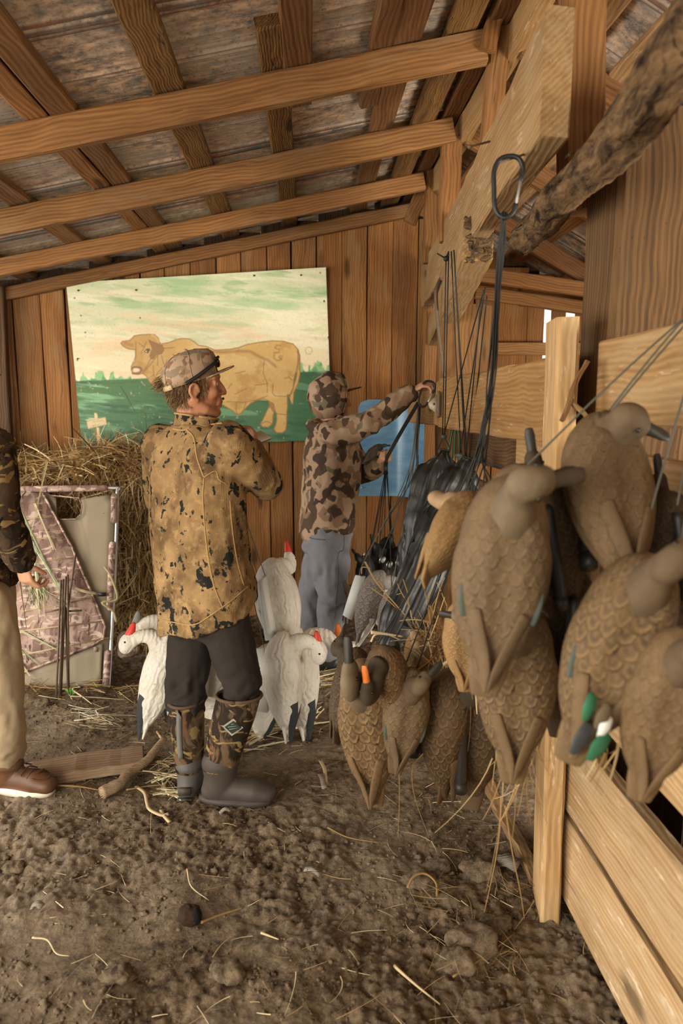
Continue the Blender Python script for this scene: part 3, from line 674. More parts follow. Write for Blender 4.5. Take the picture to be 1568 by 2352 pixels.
# ================================================================ folding blind panel leaning on the hay
def grass_camo(name, base, c1, c2, c3):
    M = Mat(name, .85, 0, .15); v = M.obj(); a = M.warp(v, 7, .12); col = C(base)
    col = M.mix(M.step(M.noise(M.map(a, (26, 14, 6), rot=(0, .7, 0)), 1, 3), .46, .54), C(base), C(c1))
    col = M.mix(M.step(M.noise(M.map(a, (8, 20, 40), rot=(0, .5, 0)), 1, 3), .55, .60), col, C(c2)); col = M.mix(M.step(M.noise(M.map(a, (60, 30, 9), rot=(0, -.6, 0)), 1, 2), .60, .66), col, C(c3))
    M.color(col); M.bump(M.noise(v, 18, 4), .35, .012); return M.m


M_GCAMO = grass_camo('reed_camo_cloth', '#a68b7c', '#84695e', '#c8af9c', '#5d4940')
M_TANCL = plain('olive_tan_cloth', '#94866f', .85, 0, .15, .12, 9, .25)
M_ALU = plain('dull_aluminium', '#c9c9c4', .4, .8, .5, .1, 60)
M_WEB = plain('tan_webbing', '#a2916c', .8, 0, .2, .15, 200, .3)
M_BLK = plain('black_plastic', '#1b1b1a', .45, 0, .4, .2, 40)
bl0, bl1 = PZ(140, 1600), P(150, 1118, 4.18); bl0.z = .03
BN = Vector((1, 0, 0)).cross(bl1 - Vector((bl1.x, bl0.y, bl0.z))).normalized(); BN = -BN if BN.y > 0 else BN


def B(px, py, off=0.0):
    d = ray(px, py); o = Vector((0, 0, EYE)); return o + d * ((bl0 - o).dot(BN) / d.dot(BN)) + BN * off


def panel(root, name, pts, off, th, mat, sub=0):
    bm = bmesh.new(); vs = [bm.verts.new(B(a, b, off) - root.location) for a, b in pts]; f = bm.faces.new(vs)
    if sub:
        bmesh.ops.triangulate(bm, faces=[f])
        for _ in range(sub): bmesh.ops.subdivide_edges(bm, edges=bm.edges[:], cuts=1, use_grid_fill=True)
        for q in bm.verts:
            k = np.array([[q.co.x * 11, q.co.y * 5, q.co.z * 7]]); q.co += BN * float((fbm(k, 3)[0] - .5) * .035)
    bm.normal_update()
    r = bmesh.ops.extrude_face_region(bm, geom=bm.faces[:]); bmesh.ops.translate(bm, vec=-BN * th, verts=[g for g in r['geom'] if isinstance(g, bmesh.types.BMVert)])
    bmesh.ops.recalc_face_normals(bm, faces=bm.faces[:]); me = bpy.data.meshes.new(name); bm.to_mesh(me); bm.free()
    if sub: me.polygons.foreach_set('use_smooth', [True] * len(me.polygons))
    return put(name, me, mat, root)


def build_blind():
    r = thing('folding_blind', 'folded reed camouflage blind panel leaning on the hay stack', 'blind', bl0)
    fr = [B(a, b, -.012) for a, b in ((-40, 1124), (60, 1122), (255, 1119), (268, 1130), (267, 1200), (262, 1330), (255, 1460), (248, 1572), (240, 1592), (215, 1597), (100, 1600), (-40, 1606))]
    part(r, 'frame_tube', MB().tube(spline(fr, 60), .011, 10), M_ALU)
    panel(r, 'back_cloth', [(-40, 1128), (60, 1128), (104, 1128), (126, 1142), (128, 1188), (140, 1192), (172, 1190), (184, 1180), (187, 1160), (182, 1143), (250, 1134), (262, 1150), (252, 1420), (240, 1560), (140, 1600), (-40, 1602)], -.02, .004, M_TANCL, 2)
    part(r, 'window_binding', MB().tube([B(a, b, -.012) for a, b in ((128, 1192), (172, 1191), (184, 1180), (187, 1160), (180, 1142), (110, 1136))], .004, 8), M_GCAMO)
    panel(r, 'camo_flap', [(-40, 1128), (28, 1124), (102, 1136), (165, 1255), (215, 1370), (243, 1440), (238, 1468), (210, 1484), (120, 1520), (45, 1548), (-40, 1560)], .012, .012, M_GCAMO, 2)
    part(r, 'flap_edge', MB().tube([B(a, b, .012) for a, b in ((100, 1134), (165, 1255), (215, 1370), (243, 1440), (238, 1468), (210, 1484), (120, 1520), (45, 1548))], .007, 8), M_GCAMO)
    panel(r, 'lower_cloth', [(-40, 1562), (45, 1548), (120, 1521), (212, 1486), (236, 1478), (232, 1560), (222, 1582), (120, 1590), (-40, 1596)], .004, .006, M_TANCL, 2)
    for k, (a, b) in enumerate((((25, 1124), (240, 1120)), ((262, 1140), (262, 1195)), ((258, 1250), (252, 1395)), ((247, 1500), (243, 1572)), ((-40, 1598), (60, 1596)), ((88, 1594), (205, 1590)))):
        part(r, 'camo_sleeve', MB().limb([B(*a, -.004), B(*b, -.004)], [.02, .02], 10), M_GCAMO)
    for y0, y1 in ((1195, 1188), (1242, 1235), (1295, 1283), (1345, 1330), (1405, 1375), (1450, 1428), (1505, 1465)):
        xr = 102 + (y1 - 1136) * .46; part(r, 'brush_loop', MB().ribbon([B(55, y0, .016), B((55 + xr) / 2, (y0 + y1) / 2, .02), B(xr, y1, .016)], .008, BN, .002), M_WEB)
    part(r, 'buckle_strap', MB().ribbon(spline([B(176, 1352, .02), B(200, 1362, .05), B(228, 1366, .03)], 9), .016, BN, .003), M_WEB)
    part(r, 'buckle', MB().box(B(237, 1367, .025), (.045, .012, .02)), M_BLK)
    part(r, 'loose_strap', MB().ribbon(spline([B(242, 1303, .02), B(260, 1330, .04), B(272, 1378, .03), B(240, 1387, .05), B(262, 1405, .03), B(270, 1430, .03)], 24), .013, BN, .003), M_WEB)
    part(r, 'grommet_tab', MB().box(B(221, 1492, .012), (.02, .004, .028)), M_TANCL)
    n = 46; rg = np.random.default_rng(8); ps, ds, ls = [], [], []
    for (a, b) in [((110, 1065), (72, 1238)), ((82, 1160), (125, 1268)), ((40, 1150), (150, 1380)), ((45, 1200), (160, 1390)), ((50, 1450), (130, 1490)), ((48, 1490), (90, 1535)), ((48, 1520), (72, 1555)), ((80, 1255), (92, 1420)), ((78, 1260), (105, 1400)), ((82, 1300), (130, 1405)), ((50, 1330), (58, 1440))]:
        for q in range(2): p, e = B(a[0] + q * 3, a[1], .03), B(b[0] + rg.uniform(-3, 8), b[1] + rg.uniform(-8, 8), .03); ps.append(p); ds.append((e - p).normalized()); ls.append((e - p).length)
    tag(put('tucked_stalks', strands(len(ps), np.array(ps), np.array(ds), np.array(ls), .009, np.zeros((len(ps), 3)), 3, ['#b9ab84', '#9db08a', '#c9bb94', '#a38e62'], 'stalks', r.location), M_STALK, r), None, None, None, 'stuff')
    ps = np.array([tuple(B(rg.uniform(70, 105), rg.uniform(1330, 1372), .03)) for _ in range(60)]); ds = unit(np.stack([rg.normal(.15, .35, 60), rg.normal(-.2, .2, 60), -np.ones(60)], 1))
    tag(put('drooping_grass', strands(60, ps, ds, rg.uniform(.08, .22, 60), .004, rg.normal(0, .3, (60, 3)), 4, ['#c5c49a', '#a9b489', '#d4c79e'], 'grass', r.location), M_STALK, r), None, None, None, 'stuff')


build_blind()
RUST = plain('rusty_rod', '#6d5a49', .65, .5, .4, .3, 50, .2)
for a, b, l in (((128, 1629), (150, 1338), 'leaning most, its foot nearest the camera'), ((136, 1627), (155, 1336), 'second from the leaning one'), ((139, 1622), (161, 1330), 'in the middle of the bundle'), ((157, 1621), (160, 1400), 'shortest of the bundle'), ((158, 1618), (165, 1326), 'upright, foot nearest the buckle'), ((160, 1430), (183, 1278), 'tallest, tilted over the buckle strap')):
    p0 = PZ(a[0], a[1], .01) if a[1] > 1500 else B(*a, .06); o = thing('ground_stake', 'thin rusty metal stake before the blind panel, ' + l, 'stake', p0, 'stakes propped before the blind')
    part(o, 'stake_rod', MB().tube([p0, B(*b, .07)], .0055, 8), RUST)
for a, b, l in (((112, 1410), (155, 1402), 'short rusty crossbar poking out of the stake bundle towards the camouflage jacket'), ((155, 1408), (195, 1406), 'short rusty crossbar poking out of the stake bundle towards the buckle')):
    o = thing('stake_crossbar', l, 'stake', B(*a, .06)); part(o, 'stake_rod', MB().tube([B(*a, .06), B(*b, .06)], .0055, 8), RUST)
r = thing('camo_roll', 'rolled reed camouflage cloth lying under the hay beside the blind panel', 'cloth', P(296, 1545, 4.25)); part(r, 'roll_cloth', MB().limb([P(290, 1465, 4.3), P(298, 1520, 4.27), P(292, 1560, 4.24)], [(.06, .05), (.075, .06), (.07, .05)], 16), M_GCAMO)

# ================================================================ blue barrel skin on the wall
def build_barrel():
    p0, p1 = P(821, 1138, 4.93), P(962, 918, 4.93); W_, H_ = p1.x - p0.x, p1.z - p0.z; r = thing('plastic_barrel_panel', 'blue plastic barrel half fixed to the board wall before the hooded person', 'barrel', p0)
    nu, nv = 48, 40; V = []; F = []
    for side in (0, 1):
        for j in range(nv + 1):
            t = j / nv; z = H_ * t; c = .09
            ins = lambda d, R: R - math.sqrt(max(0, R * R - (R - d) ** 2)) if d < R else 0
            lo = ins(H_ - z, .07); hi = W_ - ins(z, .06) - ins(H_ - z, .05)
            for i in range(nu + 1):
                u = i / nu; x = lo + (hi - lo) * u; s = x / W_; dep = .03 + .015 * math.sin(s * 2) + .20 * max(0, (s - .58) / .42) ** 1.6
                V.append((x, -dep + side * .006, z))
    n = nu + 1
    for s in (0, 1):
        b = s * n * (nv + 1)
        for j in range(nv):
            for i in range(nu): a = b + j * n + i; q = (a, a + 1, a + n + 1, a + n); F.append(q if s == 0 else q[::-1])
    me = bpy.data.meshes.new('barrel'); me.from_pydata(V, [], F); me.polygons.foreach_set('use_smooth', [True] * len(me.polygons)); me.update()
    M = Mat('blue_plastic', .32, 0, .5); v = M.obj(); f = M.noise(M.map(v, (3, 3, 9)), 2, 5, .65); M.color(M.mix(M.step(f, .3, .75), C('#4f7f9e'), C('#7fa5ba'))); M.rough(M.math('MULTIPLY_ADD', f, .25, .2)); put('barrel_skin', me, M.m, r)
    mb = MB()
    for a, b in ((838, 947), (950, 1010), (830, 1120)): mb.ball(P(a, b, 4.885), (.007, .004, .007), None, 8, 5)
    tag(part(r, 'screw_heads', mb, M_ALU), None, None, None, 'stuff')


build_barrel()
timber('narrow rusty orange strip on the wall post beside the blue barrel half', P(960, 1042, 4.78), P(958, 960, 4.78), .05, .012, wood('orange_paint', '#b0622c', '#7c3f1c', '#5a2e17'), (0, -1, 0), None, 'metal_strip', 'strip', seg=4)
# ================================================================ PEOPLE
from mathutils.bvhtree import BVHTree


def hand(mb, w, d, n, side, curl, s=1.0, thumb=0.5):
    """palm and five separate bent fingers; d wrist to knuckles, n the way the palm faces, side +1/-1 puts the thumb"""
    w, d = Vector(w), Vector(d).normalized(); n = Vector(n); n = (n - d * n.dot(d)).normalized(); l = d.cross(n) * side
    mb.limb([w - d * .02 * s, w + d * .03 * s, w + d * .075 * s], [(.026 * s, .020 * s), (.036 * s, .016 * s), (.038 * s, .014 * s)], 12, n)
    for i, k in enumerate((1.0, 1.1, 1.02, .8)):
        b = w + d * (.082 - .004 * abs(i - 1)) * s + l * (.031 - .0205 * i) * s; ax, a = d.copy(), 0; pts = [b - d * .02 * s, b]; c = curl[i] if isinstance(curl, (list, tuple)) else curl
        for q, seg in enumerate((.043, .027, .021)):
            a += c * (0.75, 1.0, .7)[q]; ax = d * math.cos(a) + n * math.sin(a); b = b + ax * seg * k * s; pts.append(b)
        mb.limb(pts, [.0092 * s, .0094 * s, .0086 * s, .0078 * s, .0066 * s], 9)
    b = w + d * .022 * s + l * .026 * s; t = (d * .55 + l * .8 * (1 - thumb) + l * .25 + n * (.25 + thumb * .7)).normalized(); t2 = (t + n * .3 * thumb + d * .45 - l * .5 * thumb).normalized()
    mb.limb([b - t * .01 * s, b + t * .034 * s, b + t * .034 * s + t2 * .028 * s, b + t * .034 * s + t2 * .052 * s], [.0135 * s, .0115 * s, .010 * s, .0075 * s], 9)


def head_frame(c, fwd, pitch=0.0):
    f = Vector(fwd).normalized(); y = Vector((0, 0, 1)).cross(f).normalized(); z = f.cross(y)
    f2 = f * math.cos(pitch) + z * math.sin(pitch); z2 = f2.cross(y); return Matrix((f2, y, z2)).transposed(), Vector(c)


def head(mb, R, c, s=1.0):
    T = lambda x, y, z: c + R @ (Vector((x, y, z)) * s)
    mb.ball(T(-.014, 0, .032), (.098 * s, .075 * s, .088 * s), R, 22, 16); mb.ball(T(.026, 0, -.028), (.064 * s, .061 * s, .086 * s), R, 18, 14)
    mb.ball(T(.074, 0, -.103), (.021 * s, .024 * s, .018 * s), R); mb.limb([T(.08, 0, .028), T(.103, 0, -.004), T(.111, 0, -.026)], [.011 * s, .011 * s, .0125 * s], 10)
    for q in (-1, 1):
        mb.limb([T(-.018, q * .056, -.055), T(.03, q * .047, -.088), T(.07, q * .014, -.108)], [.022 * s, .022 * s, .017 * s]); mb.ball(T(.056, q * .042, -.026), (.03 * s, .022 * s, .026 * s), R)
        mb.ball(T(.103, q * .012, -.030), .0085 * s); mb.limb([T(.091, q * .008, .034), T(.087, q * .032, .038), T(.068, q * .054, .03)], [.011 * s, .011 * s, .010 * s], 8)
        mb.limb([T(.084, q * .02, .012), T(.083, q * .032, .017), T(.074, q * .046, .011)], [.007 * s] * 3, 7); mb.limb([T(.081, q * .02, .001), T(.081, q * .032, -.003), T(.072, q * .045, .001)], [.006 * s] * 3, 7)
        e = [T(.008, q * .074, -.022), T(.004, q * .082, -.002), T(-.010, q * .090, .008), T(-.024, q * .093, -.002), T(-.027, q * .09, -.022), T(-.017, q * .083, -.044), T(-.002, q * .077, -.056)]
        mb.limb(spline(e, 14), [.0062 * s] * 14, 8); mb.ball(T(-.010, q * .079, -.022), (.014 * s, .006 * s, .026 * s), R, 10, 8); mb.ball(T(-.001, q * .079, -.053), .0075 * s)
    mb.limb([T(.083, -.022, -.066), T(.099, 0, -.0625), T(.083, .022, -.066)], [.006 * s, .0075 * s, .006 * s], 8); mb.limb([T(.081, -.02, -.074), T(.095, 0, -.0765), T(.081, .02, -.074)], [.006 * s, .008 * s, .006 * s], 8); mb.ball(T(.085, 0, -.055), (.016 * s, .024 * s, .022 * s), R)


def ring(c, f, rx, ry, n=32, e=2.4, tilt=0.0, tl=0.0, ph=0.0):
    f = Vector((f[0], f[1], 0)).normalized(); r = Vector((f.y, -f.x, 0)); out = []; c = Vector(c)
    for k in range(n):
        a = 2 * pi * k / n; x, y = math.cos(a), math.sin(a); X = math.copysign(abs(x) ** (2 / e), x); Y = math.copysign(abs(y) ** (2 / e), y)
        out.append(c + r * rx * X + f * ry * Y + Vector((0, 0, tilt * Y + tl * X)))
    return out


def folds(me, amp, fr, seed=0, zs=1.0, org=Vector((0, 0, 0)), where=None):
    v = co(me); nn = no(me); q = v * np.array((fr, fr, fr * zs)) + seed; q = q + .9 * np.stack([fbm(v * 5 + seed + 9 * i, 2) for i in range(3)], 1)
    r = 1 - np.abs(fbm(q, 3, .5) - .5) * 4; d = amp * (r - .45)
    if where is not None: d *= where(v)
    setco(me, v + nn * d[:, None])


class Surf:
    """points on a built surface, found along a line of sight at design time"""
    def __init__(s, me, org): s.t = BVHTree.FromPolygons([v.co + org for v in me.vertices], [tuple(p.vertices) for p in me.polygons])
    def __call__(s, x, y, off=0.0):
        d = ray(x, y).normalized(); h, n, _, _ = s.t.ray_cast(Vector((0, 0, EYE)), d)
        if h is None:
            for q in (4, -4, 9, -9):
                h, n, _, _ = s.t.ray_cast(Vector((0, 0, EYE)), ray(x + q, y).normalized())
                if h: break
            if h is None: return None
        return h + n * off
    def line(s, pts, n, off=0.0): 
        q = spline([Vector((a, b, 0)) for a, b in pts], n); r = [s(p.x, p.y, off) for p in q]; return [p for p in r if p is not None]


def skin(name, base, red, amt=.5):
    M = Mat(name, .55, 0, .35); v = M.obj(); f = M.noise(v, 14, 4); M.color(M.mix(M.math('MULTIPLY', M.step(f, .4, .65), amt), M.mix(M.noise(v, 60, 3), tuple(q * .9 for q in C(base)), C(base)), C(red)))
    M.b.inputs['Subsurface Weight'].default_value = .08; M.b.inputs['Subsurface Radius'].default_value = (.01, .004, .002); M.bump(M.noise(v, 220, 3), .12, .002); return M.m


M_SKIN = skin('sunburnt_skin', '#bd8763', '#a85f45', .6); M_SKIN2 = skin('light_skin', '#cf9f7d', '#c07c60', .4)


def camo_bark():        # tan cloth, soft brown clouds, black torn blotches
    M = Mat('tan_blotch_camo', .9, 0, .12); v = M.obj(); w = M.warp(v, 9, .06)
    col = M.mix(M.step(M.noise(w, 8, 5, .6), .38, .62), C('#806543'), C('#a4845a')); col = M.mix(M.math('MULTIPLY', M.step(M.noise(M.map(w, (1, 1, .7), (4, 1, 7)), 6.5, 4, .6), .49, .58), .8), col, C('#644b33'))
    t = M.warp(M.warp(v, 26, .03), 70, .012); b = M.noise(M.map(t, (1.3, 1.3, .95), (2, 5, 3)), 12, 3, .5); col = M.mix(M.step(b, .605, .62), col, C('#262521'))
    b2 = M.noise(M.map(t, (1, 1, .6), (12, 3, 8)), 36, 2, .5); col = M.mix(M.step(b2, .635, .65), col, C('#2e2c26')); col = M.mix(M.math('MULTIPLY', M.step(M.noise(v, 40, 3, .6), .56, .66), .3), col, C('#c9a873'))
    M.color(col); g = M.math('MULTIPLY', M.wave(v, 95, .6, 1, 1, 'Z'), M.wave(M.map(v, (1, 1, 1), rot=(0, 0, .6)), 95, .6, 1, 1, 'X')); M.bump(g, .30, .004); return M.m


def camo_duck(name, ground, spots, sc, gloss=.8):   # old duck-hunter camouflage: crisp rounded blobs
    M = Mat(name, gloss, 0, .2); v = M.obj(); w = M.warp(M.warp(v, 14, .035), 34, .010); col = C(ground)
    for k, (c, th, s, off) in enumerate(spots):
        f = M.noise(M.map(w, (1, 1, .85), off), s * sc, 1.0, .4); col = M.mix(M.step(f, th, th + .012), col, C(c))
    M.color(col); M.bump(M.noise(v, 60, 3), .15, .003); return M.m


M_JACKET = camo_bark()
M_HOODIE = camo_duck('old_duck_camo', '#a3876c', [('#86694f', .55, 13, (3, 1, 2)), ('#6f674d', .61, 15, (8, 2, 5)), ('#51402f', .57, 11, (1, 7, 4)), ('#46362a', .60, 14, (5, 9, 1))], 1.0)
M_CAP = camo_duck('sandy_cap_camo', '#a78d71', [('#8c765f', .58, 26, (3, 1, 2)), ('#85735c', .60, 24, (1, 7, 4)), ('#80604a', .65, 30, (5, 9, 1))], 1.0)
M_REAL = grass_camo('dark_reed_camo', '#4a3a2b', '#2a211a', '#8a7148', '#17130f')
M_BOOTC = grass_camo('leaf_camo_neoprene', '#66523b', '#2d231a', '#8d774c', '#6d4a35')
M_PANTS = plain('charcoal_brown_cloth', '#322c27', .85, 0, .15, .15, 60, .15)
M_SWEAT = plain('grey_sweatpants', '#78777a', .92, 0, .1, .10, 120, .25)
M_KHAKI = plain('khaki_cotton', '#ab977a', .9, 0, .12, .12, 60, .2)
M_RUB = plain('grey_boot_rubber', '#5a5550', .6, 0, .35, .15, 20, .1); M_RUB2 = plain('dark_boot_rubber', '#453d36', .6, 0, .35, .15, 20, .1)
M_HAIR = Mat('brown_hair', .6, 0, .3); M_HAIR.color(M_HAIR.mix(1.0, M_HAIR.attr('Col'), M_HAIR.tint(), 'MULTIPLY')); M_HAIR = M_HAIR.m
M_SEAM = plain('sandy_seam_tape', '#a98757', .85, 0, .15, .1, 90)


def arm_body(mb, sh, el, wr, k=1.0): mb.limb([sh, sh.lerp(el, .5), el, el.lerp(wr, .4), wr], [.052 * k, .050 * k, .041 * k, .040 * k, .027 * k])
def leg_body(mb, hp, kn, an, k=1.0): mb.limb([hp, hp.lerp(kn, .5), kn, kn.lerp(an, .35), an], [.082 * k, .072 * k, .054 * k, .055 * k, .036 * k])


def boot_lower(root, name, an, toe_dir, L, mat, wd=.047, h=.10, org=None, sole=None, z0=0.0):
    """rubber foot and ankle as one surface; an: ankle point above the heel"""
    t = Vector((toe_dir[0], toe_dir[1], 0)).normalized(); g = Vector((an.x, an.y, z0)); mb = MB(); heel = g - t * .075
    mb.limb([g + t * .0 + Vector((0, 0, an.z - z0 + .02)), g + Vector((0, 0, .11)), g - t * .008 + Vector((0, 0, .055))], [(.060, .075), (.052, .066), (.050, .068)], 18, t)
    mb.limb([heel + t * .04 + Vector((0, 0, .05)), g + t * .06 + Vector((0, 0, .052)), g + t * (L - .16) + Vector((0, 0, .05)), g + t * (L - .11) + Vector((0, 0, .042))], [(wd * .9, .048), (wd * .95, .05), (wd * 1.12, .05), (wd * .95, .036)], 18, (0, 0, 1))
    me = fuse(mb, .0065, 5, root.location); v = co(me) + np.array(root.location); v[:, 2] = np.maximum(v[:, 2], z0 + .012); v -= np.array(root.location); setco(me, v); b = put(name, me, mat, root)
    mb = MB(); s = Vector((-t.y, t.x, 0)); out = []
    for k in range(28):
        a = 2 * pi * k / 28; x = math.cos(a); y = math.sin(a); q = (L - .02) / 2 + .012; out.append(g + t * ((L - .175) / 2 + .0 + q * x) + s * (wd * (1.10 + .12 * x) * math.copysign(abs(y) ** .8, y)))
    mb.loft([[p + Vector((0, 0, zz)) for p in out] for zz in (z0 - .004, z0 + .008, z0 + .02)]); part(root, 'sole', mb, sole or mat, None, b); return b


def torso(mb, rings, n=32): mb.loft([ring(*q[:4], n=n, **(q[4] if len(q) > 4 else {})) for q in rings])


# ---------------------------------------------------------------- the man with the notebook
def build_man():
    root = thing('person', 'man in tan blotched camouflage jacket, camo cap and knee boots, back turned, reading a notebook', 'person', (-.43, 2.66, 0))
    f = Vector((.58, .81, 0)); Rr = Vector((.81, -.58, 0)); Y0 = 2.72
    hf = Vector((.96, .24, 0)); HR, hc = head_frame(P(447, 888, Y0), hf, .05)
    nk = P(443, 965, Y0); shR, elR, wrR = P(527, 1022, 2.60), P(612, 1112, 2.74), P(583, 1034, 2.93); shL, elL, wrL = P(377, 1022, 2.84), P(368, 1150, 2.95), P(520, 1078, 3.12)
    hpR, knR, anR = P(515, 1425, 2.64), P(556, 1570, 2.60), P(505, 1762, 2.575); hpL, knL, anL = P(444, 1425, 2.78), P(426, 1580, 2.72), P(436, 1762, 2.66)
    mb = MB(); head(mb, HR, hc); mb.limb([hc + HR @ Vector((-.022, 0, -.05)), nk, P(447, 1010, Y0)], [.056, .058, .075])
    torso(mb, [(P(447, 1000, Y0), f, .08, .06), (P(450, 1030, Y0), f, .17, .09), (P(450, 1120, Y0), f, .16, .11), (P(458, 1260, Y0), f, .15, .10), (P(476, 1400, Y0), f, .16, .11), (P(478, 1440, Y0), f, .14, .10)])
    for a in ((shR, elR, wrR), (shL, elL, wrL)): arm_body(mb, *a)
    for a in ((hpR, knR, anR), (hpL, knL, anL)): leg_body(mb, *a)
    hand(mb, wrR, P(582, 1000, 3.0) - wrR, Vector((-.5, .4, .5)), -1, (.55, .6, .7, .8), 1.0, .5); hand(mb, wrL, P(560, 1055, 3.14) - wrL, Vector((.2, -.2, .9)), 1, .6)
    body = put('body', fuse(mb, .0048, 2, root.location), M_SKIN, root); OR = root.location
    for q in (-1, 1): part(root, 'eye', MB().ball(hc + HR @ Vector((.0745, q * .033, .007)), .0125), plain('eye_white', '#d9cfc4', .25, 0, .5))
    # jacket
    mb = MB(); hem = dict(tilt=.055, tl=.035)
    torso(mb, [(P(474, 1412, Y0), f, .214, .168, hem), (P(472, 1385, Y0), f, .213, .166, dict(tilt=.05, tl=.03)), (P(464, 1300, Y0), f, .206, .155, dict(tilt=.02)), (P(458, 1220, Y0), f, .205, .148), (P(453, 1130, Y0), f, .205, .145), (P(450, 1075, Y0), f, .205, .140), (P(449, 1040, Y0), f, .198, .125), (P(447, 1012, Y0), f, .165, .10), (P(445, 990, Y0), f, .11, .085), (P(443, 978, Y0), f, .08, .078)], 40)
    for (a, b, c) in ((shR, elR, wrR), (shL, elL, wrL)):
        mb.limb([a, a.lerp(b, .35), a.lerp(b, .72), b], [.088, .083, .074, .066]); mb.limb([b, b.lerp(c, .4), b.lerp(c, .8), c + (c - b) * .02], [.066, .060, .050, .045])
    me = fuse(mb, .0105, 4, OR); folds(me, .015, 6, 3, .35); folds(me, .006, 15, 8, .6); jk = put('jacket', me, M_JACKET, root); S = Surf(me, OR)
    # stand-up collar, hem band and raised seams
    cr = []
    for z, rx, ry, o in ((978, .080, .082, 0), (962, .079, .083, .008), (956, .081, .085, .010), (958, .075, .079, .010), (976, .072, .074, 0)): cr.append(ring(P(446, z, Y0) + hf * o, hf, rx, ry, 28, 2.1, -.012 if z < 970 else 0))
    part(root, 'collar', MB().loft(cr, False), M_JACKET); part(root, 'collar_binding', MB().tube(ring(P(446, 956, Y0) + hf * .01, hf, .0795, .0835, 28, 2.1, -.012), .0042, 8), M_SEAM)
    for pl, w in (([(448, 972), (470, 978), (490, 974), (510, 972)], .004), ([(428, 986), (445, 1006), (452, 1050), (462, 1080), (468, 1096)], .003), ([(468, 1096), (495, 1082), (502, 1100), (520, 1112)], .0026), ([(468, 1098), (466, 1150), (474, 1250), (490, 1340), (512, 1398)], .003), ([(528, 1150), (534, 1220), (545, 1290), (560, 1345)], .0026), ([(398, 985), (420, 988), (436, 982)], .004)):
        q = S.line(pl, 26, .0); 
        if len(q) > 4: part(root, 'seam', MB().tube(q, w, 6), M_SEAM, None, jk)
    hb = S.line([(374, 1424), (410, 1431), (448, 1434), (490, 1409), (535, 1376), (572, 1344)], 40, .0015)
    if len(hb) > 4: part(root, 'hem_stitching', MB().tube(hb, .0026, 6), M_SEAM, None, jk)
    # trousers
    mb = MB(); torso(mb, [(P(474, 1370, Y0), f, .17, .125), (P(478, 1420, Y0), f, .172, .13), (P(480, 1452, Y0), f, .165, .12)], 28)
    for (a, b, c) in ((hpR, knR, anR), (hpL, knL, anL)): mb.limb([a, a.lerp(b, .5), b, b.lerp(c, .22)], [.098, .093, .074, .068])
    me = fuse(mb, .010, 4, OR); zz = P(480, 1500, Y0).z; folds(me, .030, 9, 21, 1.2, where=lambda v: .25 + np.clip((zz - v[:, 2]) * 5, 0, 1)); part_p = put('trousers', me, M_PANTS, root)
    # boots: camouflage shaft, rubber foot
    for (kn, an, td, lab, mrub, side) in ((knR, anR, Vector((1, -.10, 0)), 'boot', M_RUB2, 1), (knL, anL, Vector((.12, 1, 0)), 'boot', M_RUB, -1)):
        z0 = float(ground_z([an.x], [an.y])[0]) - .004; b = boot_lower(root, lab, an, td, .30, mrub, .050, z0=z0, sole=M_RUB2); t = td.normalized(); top = an + (kn - an) * .86; mb = MB(); rg = []
        for u, ra, rb in ((0, .056, .070), (.15, .057, .072), (.4, .063, .080), (.7, .068, .086), (1, .070, .088)): rg.append([an.lerp(top, u) + Vector((t.y, -t.x, 0)) * ra * math.cos(a) + t * rb * math.sin(a) for a in [2 * pi * k / 24 for k in range(24)]])
        mb.loft(rg, False); me = mb.mesh('shaft', OR); folds(me, .004, 14, 5 + side); sh = put('boot_shaft', me, M_BOOTC, root); sh.modifiers.new('thick', 'SOLIDIFY').thickness = .004
        part(root, 'top_band', MB().tube([p + (p - top).normalized() * .002 for p in rg[-1]] + [rg[-1][0]], .007, 8), plain('brown_binding', '#5b4636', .8), None, sh)
        s2 = Surf(sh.data, OR)
        if side > 0:
            c4 = [s2(x, y, .0025) for x, y in ((536, 1650), (558, 1671), (532, 1690), (511, 1668))]; c5 = [s2(x, y, .004) for x, y in ((536, 1655), (553, 1671), (533, 1685), (516, 1669))]
            if all(c4): part(root, 'boot_badge', MB().add(c4, [(0, 1, 2, 3)]), plain('badge_edge', '#a5a08c', .7), None, sh)
            if all(c5):
                part(root, 'badge_face', MB().add(c5, [(0, 1, 2, 3)]), plain('badge_green', '#2c3a30', .7), None, sh)
                mk = MB()
                for (pa, pb) in (((524, 1669), (544, 1666)), ((526, 1674), (546, 1671)), ((531, 1663), (538, 1662))): mk.tube([s2(*pa, .005), s2((pa[0] + pb[0]) / 2, (pa[1] + pb[1]) / 2, .005), s2(*pb, .005)], .0012, 5)
                part(root, 'badge_mark', mk, plain('badge_print', '#8d9684', .7), None, sh)
        else:
            q = s2.line([(415, 1600), (412, 1650), (413, 1700), (416, 1742)], 14, .004)
            if len(q) > 3: part(root, 'pull_strap', MB().ribbon([q[0] + Vector((0, 0, .03))] + q, .02, (0, -1, 0), .006), plain('grey_strap', '#6a6863', .7), None, sh)
            g = Vector((an.x, an.y, 0)) - t * .085; part(root, 'heel_lug', MB().box(g + Vector((0, 0, .055)), (.05, .012, .03)).box(g + Vector((0, 0, .018)), (.06, .014, .012)), M_RUB2, None, b)
    # cap
    CRt, _ = head_frame(hc, hf, .30); cc = hc + HR @ Vector((-.012, 0, .028)); Tc = lambda x, y, z: cc + CRt @ Vector((x, y, z)); mb = MB(); rr = []
